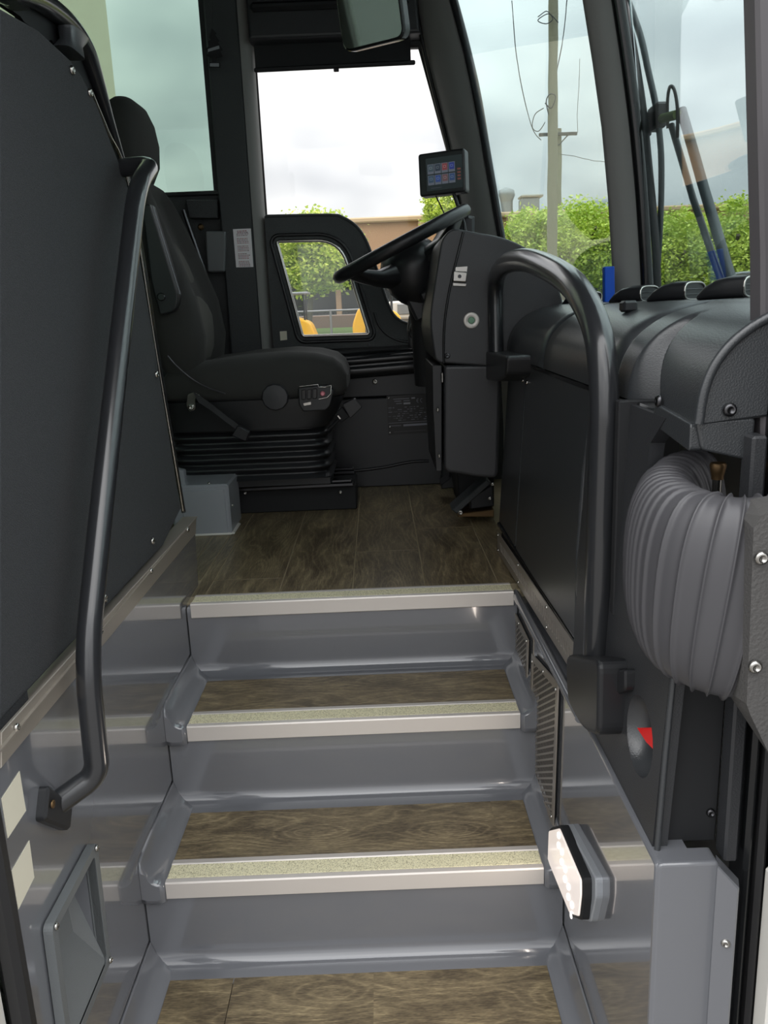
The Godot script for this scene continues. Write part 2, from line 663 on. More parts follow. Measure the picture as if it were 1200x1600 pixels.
# ---------------------------------------------------------------- the bus body
func shell():
	var s := Shape.new()
	s.box(Vector3(-1.3, -0.027, -2.75), Vector3(3.8, 0.0516, 1.52), 0.002)
	var fl := solo(s, "floor", M.joint_filler, "cab floor laid with dark brown wood-look planks", "floor", "", "structure")
	# planks run towards the far wall; each lane is cut by its own cross joints
	var lanes := [-0.51, -0.475, -0.283, -0.09, 0.10, 0.29, 0.372]
	var cuts := [[], [-2.16], [-2.95], [-2.38, -2.86], [-2.62], []]
	var far_lanes := [-0.94, -0.755, -0.565, -0.51]
	var q := 0
	for i in 6:
		var zs: Array = [-2.035] + cuts[i] + [-3.36]
		for k in zs.size() - 1:
			plank(fl, lanes[i], lanes[i + 1], zs[k], zs[k + 1], q)
			q += 1
	for i in 3:
		plank(fl, far_lanes[i], far_lanes[i + 1], -2.17, -3.36, q)
		q += 1
	s = Shape.new()
	s.box(Vector3(-1.3, 2.09, -2.13), Vector3(3.9, 0.06, 2.5), 0.004)
	solo(s, "ceiling", M.dark_trim, "dark grey ceiling of the bus over the driver's cab", "ceiling", "", "structure")

	# far side wall with its two window openings
	s = Shape.new()
	var glass1 := [Vector2(-0.412, 0.585), Vector2(0.15, 0.56), Vector2(0.24, 0.6)] + [Vector2(0.358, 0.843), Vector2(0.342, 1.057), Vector2(0.297, 1.288), Vector2(0.198, 1.642)] + [Vector2(-0.412, 1.647)]
	s.slab([Vector2(-3.2, -0.95), Vector2(0.52, -0.95), Vector2(0.53, 0.7), Vector2(0.49, 0.957), Vector2(0.45, 1.22), Vector2(0.405, 1.467), Vector2(0.34, 1.733), Vector2(0.22, 2.08), Vector2(-3.2, 2.08)],
		FZ(-3.36), 0.06, 0.0, [glass1, rect(-2.6, 1.165, -0.60, 2.0)])
	solo(s, "wall_far", M.dark_trim, "dark grey side wall of the bus behind the driver's seat", "wall", "", "structure")
	s = Shape.new()
	s.slab([Vector2(-3.2, -0.95), Vector2(-0.545, -0.95), Vector2(-0.545, 1.6), Vector2(-0.545, 2.3), Vector2(-3.2, 2.3)], FZ(-0.87), 0.05, 0.0, [rect(-2.9, 0.75, -0.9, 1.9)])
	s.slab([Vector2(-0.545, 1.75), Vector2(0.7, 1.75), Vector2(0.7, 2.3), Vector2(-0.545, 2.3)], FZ(-0.87), 0.05)
	solo(s, "wall_near", M.white_paint, "white outer side wall of the bus around the open entrance", "wall", "", "structure")
	s = Shape.new()
	s.box(Vector3(-3.22, 0.6, -2.15), Vector3(0.04, 3.1, 2.6), 0.004)
	solo(s, "wall_rear", M.dark_trim, "dark partition across the passenger end of the cab", "wall", "", "structure")
	s = Shape.new()
	var rows := []
	for i in 9:
		var z := lerpf(-3.36, -0.98, i / 8.0)
		rows.append([Vector3(glass_x(0.66, z) + 0.02, -0.95, z), Vector3(glass_x(0.66, z) + 0.03, 0.2, z), Vector3(glass_x(0.66, z) + 0.01, 0.66, z)])
	s.loft(rows, false, false, true, Vector3.RIGHT)
	solo(s, "wall_front", M.white_paint, "painted front of the bus below the windscreen", "wall", "", "structure")

	# windows
	var w := thing("window_1", "driver's clear side window above the quarter window", "window", Vector3(-0.1, 0.6, -3.39), "", "structure")
	s = Shape.new()
	s.cap(Shape.ccw(glass1), FZ(-3.39), 0.0, true)
	part(s, "pane", M.pane_clear, w)
	s = Shape.new()
	var bead := []
	for p in glass1:
		bead.append(Vector3(p.x, p.y, -3.372))
	bead.append(bead[0])
	s.tube(bead, 0.009, 8)
	part(s, "seal", M.seal_rubber, w)
	w = thing("window_2", "green tinted side window behind the driver's headrest", "window", Vector3(-1.6, 1.165, -3.39), "", "structure")
	s = Shape.new()
	s.slab(rect(-2.6, 1.165, -0.60, 2.0), FZ(-3.385), 0.006)
	part(s, "pane", M.pane_green, w)
	s = Shape.new()
	s.box(Vector3(-1.6, 1.158, -3.37), Vector3(2.05, 0.016, 0.05), 0.003)
	part(s, "sill", M.black_plastic, w)
	w = thing("window_3", "bowed windscreen in two panes either side of the centre pillar", "windscreen", Vector3(0.6, 0.66, -2.18), "", "structure")
	for side in [[-3.27, -2.2], [-2.16, -0.98]]:
		rows = []
		for i in 13:
			var z := lerpf(side[0], side[1], i / 12.0)
			var row := []
			for y: float in [0.6, 0.602, 0.7, 0.85, 1.0, 1.15, 1.3, 1.45, 1.6, 1.75, 1.9, 2.068, 2.07]:
				row.append(Vector3(glass_x(y, z), y, z))
			for k in 13:
				row.append(row[12 - k] + Vector3(0.006, 0, 0))
			rows.append(row)
		s = Shape.new()
		s.loft(rows)
		part(s, "pane", M.pane_front, w)
	w = thing("window_4", "tinted passenger side window beside the entrance", "window", Vector3(-1.9, 0.75, -0.9), "", "structure")
	s = Shape.new()
	s.slab(rect(-2.9, 0.75, -0.9, 1.9), FZ(-0.888), 0.006)
	part(s, "pane", M.pane_green, w)

	# pillars
	var p := thing("trim_1", "dark grey window pillar behind the driver's seat with a bevelled edge", "pillar", Vector3(-0.5, 0, -3.32), "", "structure")
	s = Shape.new()
	s.slab([Vector2(-0.576, 0.3), Vector2(-0.452, 0.3), Vector2(-0.452, 2.06), Vector2(-0.572, 2.06)], FZ(-3.3), 0.06, 0.006)
	part(s, "post_face", M.dark_trim, p)
	s = Shape.new()
	s.loft([[Vector3(-0.452, 0.45, -3.3), Vector3(-0.452, 2.06, -3.3)], [Vector3(-0.436, 0.45, -3.304), Vector3(-0.436, 2.06, -3.304)], [Vector3(-0.418, 0.45, -3.322), Vector3(-0.416, 2.06, -3.322)], [Vector3(-0.411, 0.45, -3.36), Vector3(-0.408, 2.06, -3.36)]], false, false, true, Vector3(0.6, 0, 1))
	part(s, "rounded_edge", M.pillar_trim, p)
	p = thing("trim_2", "grey curved pillar between driver's side window and windscreen", "pillar", Vector3(0.4, 0.7, -3.25), "", "structure")
	rows = []
	var inner := [Vector3(0.175, 2.089, -3.3), Vector3(0.18, 1.891, -3.3), Vector3(0.188, 1.77, -3.3), Vector3(0.232, 1.539, -3.3), Vector3(0.297, 1.277, -3.3), Vector3(0.331, 1.074, -3.3), Vector3(0.358, 0.888, -3.3), Vector3(0.368, 0.721, -3.3)]
	var outer := [Vector3(0.171, 2.055, -3.22), Vector3(0.257, 1.86, -3.22), Vector3(0.303, 1.74, -3.22), Vector3(0.374, 1.472, -3.22), Vector3(0.419, 1.215, -3.22), Vector3(0.45, 1.038, -3.22), Vector3(0.476, 0.879, -3.22), Vector3(0.492, 0.692, -3.22)]
	for i in inner.size():
		var a: Vector3 = inner[i]
		var b: Vector3 = outer[i]
		rows.append([a + Vector3(-0.004, 0, -0.06), a, a.lerp(b, 0.12) + Vector3(0, 0, 0.022), a.lerp(b, 0.5) + Vector3(0, 0, 0.03), a.lerp(b, 0.88) + Vector3(0, 0, 0.01), b, b + Vector3(0.012, 0, -0.08)])
	s = Shape.new()
	s.loft(rows, false, false, true, Vector3(0, 0, 1))
	part(s, "post_face", M.pillar_trim, p)
	var edge := []
	for b in outer:
		edge.append(b + Vector3(0.012, 0, 0.0))
	s = Shape.new()
	s.tube(spline(edge, 4), 0.016, 10)
	part(s, "seal", M.black_plastic, p)
	edge = []
	for a in inner:
		edge.append(a + Vector3(-0.006, 0, 0.004))
	s = Shape.new()
	s.tube(spline(edge, 4), 0.007, 8)
	part(s, "window_bead", M.seal_rubber, p)
	p = thing("trim_3", "grey centre pillar dividing the windscreen", "pillar", Vector3(0.65, 0.68, -2.18), "", "structure")
	rows = []
	var l := [Vector3(0.469, 1.621, -2.18), Vector3(0.501, 1.477, -2.18), Vector3(0.517, 1.396, -2.18), Vector3(0.544, 1.257, -2.18), Vector3(0.569, 1.114, -2.18), Vector3(0.589, 0.951, -2.18), Vector3(0.604, 0.782, -2.18), Vector3(0.609, 0.687, -2.18)]
	var r := [Vector3(0.529, 1.606, -2.15), Vector3(0.562, 1.464, -2.15), Vector3(0.58, 1.384, -2.15), Vector3(0.607, 1.247, -2.15), Vector3(0.631, 1.106, -2.15), Vector3(0.652, 0.945, -2.15), Vector3(0.669, 0.778, -2.15), Vector3(0.676, 0.684, -2.15)]
	for i in l.size():
		var a: Vector3 = l[i]
		var b: Vector3 = r[i]
		rows.append([a + Vector3(0.03, 0, -0.05), a, a.lerp(b, 0.1) + Vector3(0, 0, 0.008), a.lerp(b, 0.9) + Vector3(0, 0, 0.008), b, b + Vector3(0.03, 0, -0.02)])
	s = Shape.new()
	s.loft(rows, false, false, true, Vector3(-0.3, 0, 1))
	part(s, "post_face", M.pillar_trim, p)
	edge = []
	for b in r:
		edge.append(b + Vector3(0.012, 0, 0))
	s = Shape.new()
	s.tube(spline(edge, 4), 0.017, 10, 1.0)
	part(s, "seal", M.black_gloss, p)

	# entrance frame
	p = thing("trim_4", "dark rubber seal and white body edge left of the entrance", "door frame", Vector3(-0.53, -0.95, -0.92), "", "structure")
	s = Shape.new()
	s.box(Vector3(-0.522, 0.3, -0.935), Vector3(0.03, 2.6, 0.03), 0.008)
	part(s, "seal", M.seal_rubber, p)
	s = Shape.new()
	s.box(Vector3(-0.564, 0.3, -0.9), Vector3(0.06, 2.6, 0.05), 0.01)
	part(s, "body_edge", M.white_paint, p)
	p = thing("trim_5", "ribbed black rubber seals and cream body edge right of the entrance", "door frame", Vector3(0.46, -0.95, -0.92), "", "structure")
	for i in 3:
		s = Shape.new()
		s.box(Vector3(0.455 + 0.0135 * i, -0.05, -0.95 + 0.008 * i), Vector3(0.012, 1.9 if i < 1 else 1.2, 0.05), 0.005)
		part(s, "seal", [M.black_gloss, M.seal_rubber, M.dark_steel][i], p)
	s = Shape.new()
	s.box(Vector3(0.499, -0.5, -0.9), Vector3(0.055, 1.0, 0.05), 0.01)
	part(s, "body_edge", M.white_paint, p)
	s = Shape.new()
	s.slab([Vector2(0.405, 1.025), Vector2(0.442, 1.024), Vector2(0.502, 0.373), Vector2(0.457, 0.375), Vector2(0.431, 0.748)], FZ(-0.955), 0.03, 0.004)
	part(s, "upright", M.frame_grey, p)


func plank(parent: Node3D, x0: float, x1: float, z0: float, z1: float, i: int):
	var s := Shape.new()
	var g := 0.0009
	var b := 0.0012
	var a := [Vector3(x0 + g, 0, z0 - g), Vector3(x1 - g, 0, z0 - g), Vector3(x1 - g, 0, z1 + g), Vector3(x0 + g, 0, z1 + g)]
	var o := Vector2(fmod(i * 0.37, 1.0), 0)
	var uv := func(p: Vector3) -> Vector2: return Vector2(-p.z / 1.25, (p.x - x0) / 0.2) + o
	var c := []
	for k in 4:
		c.append(a[k] + Vector3(b if k in [0, 3] else -b, 0, -b if k < 2 else b))
	s.tri(c[0], c[1], c[2], uv.call(c[0]), uv.call(c[1]), uv.call(c[2]))
	s.tri(c[0], c[2], c[3], uv.call(c[0]), uv.call(c[2]), uv.call(c[3]))
	for k in 4:
		var j := (k + 1) % 4
		var d := Vector3(0, -0.0015, 0)
		s.quad(a[k] + d, a[j] + d, c[j], c[k])
		s.quad(a[k] + Vector3(0, -0.006, 0), a[j] + Vector3(0, -0.006, 0), a[j] + d, a[k] + d)
	part(s, "plank", [M.wood_a, M.wood_c, M.wood_b, M.wood_e, M.wood_d][i % 5], parent)


# ---------------------------------------------------------------- the entrance steps
const TREAD_L := -0.463
const TREAD_R := 0.288


func stairs():
	var t := thing("entry_steps", "grey moulded entrance steps with wood-look treads and gritty metal edges", "steps", Vector3(-0.09, -0.8, -1.4))
	var ys := [0.0, -0.191, -0.383, -0.575, -0.767]
	var zf := [-1.966, -1.690, -1.415, -1.0]
	for i in 3:
		var y: float = ys[i]
		var yn: float = ys[i + 1]
		var z: float = zf[i] - 0.006
		var prof := [Vector2(z - 0.03, y - 0.004), Vector2(z, y - 0.012), Vector2(z, y - 0.03), Vector2(z, yn + 0.05), Vector2(z, yn + 0.036), Vector2(z, yn + 0.03)]
		for k in range(1, 7):
			var a := PI * 0.5 * k / 6
			prof.append(Vector2(z + 0.027 * (1.0 - cos(a)), yn + 0.03 - 0.027 * sin(a)))
		prof.append(Vector2(z + 0.032, yn + 0.003))
		prof.append(Vector2(z + 0.06, yn + 0.001))
		var rows := []
		for x in [-0.508, -0.3, -0.1, 0.1, 0.328]:
			var row := []
			for p in prof:
				row.append(Vector3(x, p.y, p.x))
			rows.append(row)
		var s := Shape.new()
		s.loft(rows, false, false, true, Vector3(0, 0.3, 1))
		part(s, "riser", M.fibreglass, t)
		# wood tread below this riser
		s = Shape.new()
		var zr: float = zf[i] + 0.012
		var ze: float = zf[i + 1] - 0.068 if i < 2 else -0.985
		var cuts := [TREAD_L, TREAD_R] if i < 2 else [TREAD_L, -0.335, TREAD_R]
		for k in cuts.size() - 1:
			s = Shape.new()
			tread_board(s, cuts[k], cuts[k + 1], yn, zr, ze, 0.13 * i + 0.2 * k)
			part(s, "tread_board", [M.wood_c, M.wood_b, M.wood_d, M.wood_a][i + k], t)
		# raised coves either side of each tread
		for side in [[-0.463, -0.51], [0.288, 0.33]]:
			var a: float = side[0]
			var b: float = side[1]
			var cs := [Vector2(0, 0.003), Vector2(0.22, 0.006), Vector2(0.5, 0.013), Vector2(0.75, 0.026), Vector2(0.93, 0.05), Vector2(0.99, 0.06), Vector2(0.99, -0.042), Vector2(0.85, -0.048), Vector2(0.25, -0.048), Vector2(0, -0.042)]
			var rings := []
			var zend: float = zf[i + 1] + 0.002
			for zz in [[zf[i] - 0.005, 1.0], [zend - 0.03, 1.0], [zend - 0.006, 0.97], [zend + 0.003, 0.86], [zend + 0.006, 0.6]]:
				var ring_ := []
				for c in cs:
					var f: float = zz[1]
					ring_.append(Vector3(lerpf(a, b, 0.5 + (c.x - 0.5) * (f if c.x < 0.98 else 1.0)), yn + (c.y + 0.0) * f - (0.004 * (1 - f)), zz[0]))
				rings.append(ring_)
			s = Shape.new()
			s.loft(rings)
			part(s, "side_cove", M.fibreglass, t)
		# metal edge with its grit strip
		var x0 := TREAD_L if i > 0 else -0.497
		var x1 := TREAD_R if i > 0 else 0.318
		var f: float = zf[i]
		s = Shape.new()
		var np := [Vector2(f - 0.072, y - 0.004), Vector2(f - 0.072, y + 0.0025), Vector2(f - 0.058, y + 0.004), Vector2(f - 0.055, y + 0.0015), Vector2(f - 0.014, y + 0.0015), Vector2(f - 0.012, y + 0.004), Vector2(f - 0.002, y + 0.003), Vector2(f, y), Vector2(f, y - 0.033), Vector2(f - 0.002, y - 0.035), Vector2(f - 0.005, y - 0.035)]
		var ra := []
		var rb := []
		for p in np:
			ra.append(Vector3(x0, p.y, p.x))
			rb.append(Vector3(x1, p.y, p.x))
		s.loft([ra, rb], true, true, false)
		var no := part(s, "metal_edge", M.aluminium, t)
		s = Shape.new()
		s.box(Vector3((x0 + x1) * 0.5, y + 0.0022, f - 0.0345), Vector3(x1 - x0 - 0.002, 0.003, 0.04), 0.0008)
		part(s, "grit_strip", M.grit, no)
	var s2 := Shape.new()
	s2.box(Vector3(-0.09, -0.6, -1.18), Vector3(0.83, 0.04, 0.48), 0.004)
	s2.box(Vector3(-0.09, -0.8, -1.0), Vector3(0.83, 0.36, 0.04), 0.004)
	part(s2, "bottom_pan", M.fibreglass, t)


func tread_board(s: Shape, x0: float, x1: float, y: float, z0: float, z1: float, off: float):
	var g := 0.0008
	var c := [Vector3(x0 + g, y + 0.002, z1), Vector3(x1 - g, y + 0.002, z1), Vector3(x1 - g, y + 0.002, z0), Vector3(x0 + g, y + 0.002, z0)]
	var u := []
	for p in c:
		u.append(Vector2((p.x + 0.5) / 0.82 + off, (p.z - z0) / 0.21))
	s.tri(c[0], c[1], c[2], u[0], u[1], u[2])
	s.tri(c[0], c[2], c[3], u[0], u[2], u[3])
	for k in 4:
		var j := (k + 1) % 4
		s.quad(c[k] + Vector3(0, -0.006, 0), c[j] + Vector3(0, -0.006, 0), c[j], c[k])


# ---------------------------------------------------------------- left of the entrance
func left_side():
	var s := Shape.new()
	s.slab([Vector2(0.94, -0.95), Vector2(2.11, -0.95), Vector2(2.12, -0.05), Vector2(2.15, 0.16), Vector2(0.94, 0.18)], FL(-0.51), 0.03, 0.0, [[Vector2(1.016, -0.14), Vector2(1.178, -0.14), Vector2(1.17, -0.336), Vector2(1.006, -0.336)]])
	solo(s, "wall_left", M.fibreglass, "glossy grey moulded wall left of the entrance steps", "wall", "", "structure")
	# steel angle along its top
	var t := thing("edge_strip", "brushed steel angle strip screwed along the top of the left wall", "metal strip", Vector3(-0.505, 0.14, -1.55))
	s = Shape.new()
	s.slab([Vector2(0.972, 0.196), Vector2(0.957, 0.153), Vector2(2.135, 0.142), Vector2(2.16, 0.181)], FL(-0.505), 0.004, 0.001)
	s.slab([Vector2(-0.5, -0.95), Vector2(-0.545, -0.95), Vector2(-0.545, -2.17), Vector2(-0.505, -2.17)], Transform3D(Basis(Vector3.RIGHT, Vector3(0, 0, 1), Vector3.DOWN).orthonormalized(), Vector3(0, 0.178, 0)), 0.003)
	part(s, "strip", M.brushed_steel, t)
	for p in [Vector3(-0.504, 0.177, -2.044), Vector3(-0.504, 0.181, -1.692), Vector3(-0.504, 0.179, -1.357), Vector3(-0.504, 0.182, -1.01)]:
		screw(t, p, Vector3.RIGHT, 0.006)
	# felt covered partition with its tubular frame
	t = thing("partition_panel", "tall charcoal felt partition panel with black tubular top frame", "partition", Vector3(-0.535, 0.19, -1.5))
	var o := [Vector2(1.325, 1.146), Vector2(1.468, 1.16), Vector2(1.602, 1.154), Vector2(1.663, 1.142), Vector2(1.73, 1.112), Vector2(1.89, 0.984), Vector2(1.974, 0.643), Vector2(2.064, 0.228), Vector2(1.864, 0.189), Vector2(1.001, 0.196)]
	s = Shape.new()
	s.slab(o, FL(-0.52), 0.022, 0.004, [], 2)
	part(s, "felt_panel", M.felt, t)
	s = Shape.new()
	s.slab([Vector2(0.96, 0.17), Vector2(1.1, 0.17), Vector2(1.1, 1.14), Vector2(0.96, 1.14)], FL(-0.523), 0.022, 0.004)
	part(s, "felt_infill", M.felt, t)
	var fr := [Vector3(-0.54, 1.165, -0.96)] + [Vector3(-0.54, 1.188, -1.363), Vector3(-0.54, 1.207, -1.44), Vector3(-0.54, 1.229, -1.548), Vector3(-0.54, 1.235, -1.674), Vector3(-0.54, 1.217, -1.762), Vector3(-0.54, 1.176, -1.814), Vector3(-0.54, 1.114, -1.872), Vector3(-0.54, 1.001, -1.966), Vector3(-0.54, 0.848, -2.019), Vector3(-0.54, 0.609, -2.067), Vector3(-0.54, 0.195, -2.167)]
	s = Shape.new()
	var fs := spline(fr, 5)
	var rad := []
	for k in fs.size():
		rad.append(lerpf(0.018, 0.006, smoothstep(25.0, 42.0, k)))
	s.tube(fs, rad, 12)
	part(s, "frame_tube", M.tube_paint, t)
	s = Shape.new()
	s.tube(spline([Vector3(-0.526, 1.133, -1.722), Vector3(-0.526, 1.075, -1.805), Vector3(-0.526, 0.984, -1.921), Vector3(-0.526, 0.612, -2.008), Vector3(-0.526, 0.213, -2.106)], 6), 0.0035, 8)
	part(s, "edge_trim", M.steel, t)
	s = Shape.new()
	s.slab([Vector2(1.39, 1.2), Vector2(1.468, 1.22), Vector2(1.579, 1.246), Vector2(1.706, 1.249), Vector2(1.795, 1.226), Vector2(1.848, 1.185), Vector2(1.911, 1.109), Vector2(1.828, 1.132), Vector2(1.757, 1.162), Vector2(1.693, 1.174), Vector2(1.646, 1.179), Vector2(1.61, 1.187), Vector2(1.596, 1.181), Vector2(1.552, 1.182), Vector2(1.494, 1.18), Vector2(1.48, 1.184), Vector2(1.404, 1.18), Vector2(1.379, 1.18)], FL(-0.55), 0.01)
	part(s, "backing_plate", M.black_matt, t)
	for q in [[Vector3(-0.53, 1.172, -1.587), Vector3(-0.53, 1.171, -1.682), Vector3(-0.53, 1.215, -1.725), Vector3(-0.53, 1.216, -1.627)], [Vector3(-0.53, 1.162, -1.34), Vector3(-0.53, 1.187, -1.383), Vector3(-0.53, 1.199, -1.428), Vector3(-0.53, 1.155, -1.376)]]:
		s = Shape.new()
		var c: Vector3 = (q[0] + q[1] + q[2] + q[3]) * 0.25
		s.loft([ring((q[0] + q[1]) * 0.5, Vector3.RIGHT, Vector3(0, 0, 1), 0.018, q[0].distance_to(q[1]) * 0.5, 16, 4.0), ring(c, Vector3.RIGHT, Vector3(0, 0, 1), 0.013, q[0].distance_to(q[1]) * 0.36, 16, 4.0), ring((q[2] + q[3]) * 0.5, Vector3.RIGHT, Vector3(0, 0, 1), 0.018, q[2].distance_to(q[3]) * 0.5, 16, 4.0)])
		part(s, "frame_bracket", M.black_leathergrain, t)
	for p in [Vector3(-0.519, 1.136, -1.605), Vector3(-0.519, 1.12, -1.693), Vector3(-0.519, 0.578, -1.955), Vector3(-0.519, 0.211, -1.437), Vector3(-0.519, 0.224, -1.777)]:
		screw(t, p, Vector3.RIGHT, 0.008, M.steel, "stud")
	# tubular handrail
	t = thing("handrail", "long black tubular handrail bent to a square foot on the left wall", "handrail", Vector3(-0.5, 0, -1.1))
	var path := bent([Vector3(-0.512, 0.004, -1.1), Vector3(-0.462, 0.03, -1.128), Vector3(-0.452, 0.048, -1.132), Vector3(-0.452, 0.218, -1.146), Vector3(-0.452, 0.409, -1.286), Vector3(-0.452, 0.646, -1.468), Vector3(-0.452, 0.954, -1.705), Vector3(-0.455, 1.015, -1.844), Vector3(-0.52, 1.014, -1.856)], 0.07, 10)
	s = Shape.new()
	s.tube(path, 0.0185, 20)
	part(s, "tube", M.tube_paint, t)
	s = Shape.new()
	s.slab(rounded([Vector2(1.06, 0.064), Vector2(1.13, -0.013), Vector2(1.107, -0.044), Vector2(1.032, 0.025)], 0.008), FL(-0.495), 0.02, 0.004)
	var bp := part(s, "foot_plate", M.black_plastic, t)
	s = Shape.new()
	s.lathe([Vector2(0.006, 0), Vector2(0.006, 0.002), Vector2(0.003, 0.003)], facing(Vector3(-0.494, 0.034, -1.058), Vector3.RIGHT), 14)
	part(s, "screw", M.brass, bp)
	# step light hood
	t = thing("step_light_hood", "grey recessed hood of a step light low on the left wall", "light hood", Vector3(-0.5, -0.34, -1.1))
	var ho := rounded([Vector2(1.0, -0.125), Vector2(1.195, -0.125), Vector2(1.185, -0.35), Vector2(0.99, -0.35)], 0.012)
	var hi := rounded([Vector2(1.016, -0.14), Vector2(1.178, -0.14), Vector2(1.17, -0.336), Vector2(1.006, -0.336)], 0.01)
	s = Shape.new()
	s.slab(ho, FL(-0.494), 0.014, 0.0, [hi])
	part(s, "frame", M.grey_plastic, t)
	var rings := []
	for e in [[-0.495, 1.0, 0.0], [-0.512, 1.0, 0.0]]:
		var rg := []
		for p in hi:
			rg.append(Vector3(e[0], p.y, -p.x))
		rings.append(rg)
	s = Shape.new()
	s.loft(rings, false)
	s.soft(false)
	# sloping scoop: deep below its upper lip, rising to the frame at the bottom
	var a0 := Vector3(-0.556, -0.136, -1.012)
	var a1 := Vector3(-0.556, -0.136, -1.182)
	var m0 := Vector3(-0.552, -0.235, -1.03)
	var m1 := Vector3(-0.535, -0.26, -1.15)
	var b0 := Vector3(-0.497, -0.336, -1.006)
	var b1 := Vector3(-0.497, -0.336, -1.17)
	s.quad(m0, m1, a1, a0)
	s.quad(b0, b1, m1, m0)
	s.tri(b0, m0, a0)
	s.tri(m1, b1, a1)
	var t0 := Vector3(-0.497, -0.138, -1.014)
	var t1 := Vector3(-0.497, -0.138, -1.18)
	s.quad(a0, a1, t1, t0)
	s.tri(b0, a0, t0)
	s.tri(a1, b1, t1)
	part(s, "scoop", M.grey_plastic, t)
	for p in [Vector3(-0.493, -0.132, -1.01), Vector3(-0.493, -0.132, -1.186), Vector3(-0.493, -0.343, -1.178)]:
		screw(t, p, Vector3.RIGHT, 0.0055)
	# two paper labels
	var lab := [["square paper label on the left wall, the one nearer the handrail foot", [Vector3(-0.509, 0.112, -0.953), Vector3(-0.509, 0.117, -1.01), Vector3(-0.509, 0.056, -1.01), Vector3(-0.509, 0.054, -0.952)]], ["square paper label on the left wall, above the recessed hood", [Vector3(-0.509, 0.008, -0.948), Vector3(-0.509, 0.012, -1.006), Vector3(-0.509, -0.045, -1.003), Vector3(-0.509, -0.052, -0.948)]]]
	for q in lab:
		s = Shape.new()
		card(s, q[1], 0.0008)
		solo(s, "paper_label", M.paper, q[0], "label", "paper labels on the left wall")


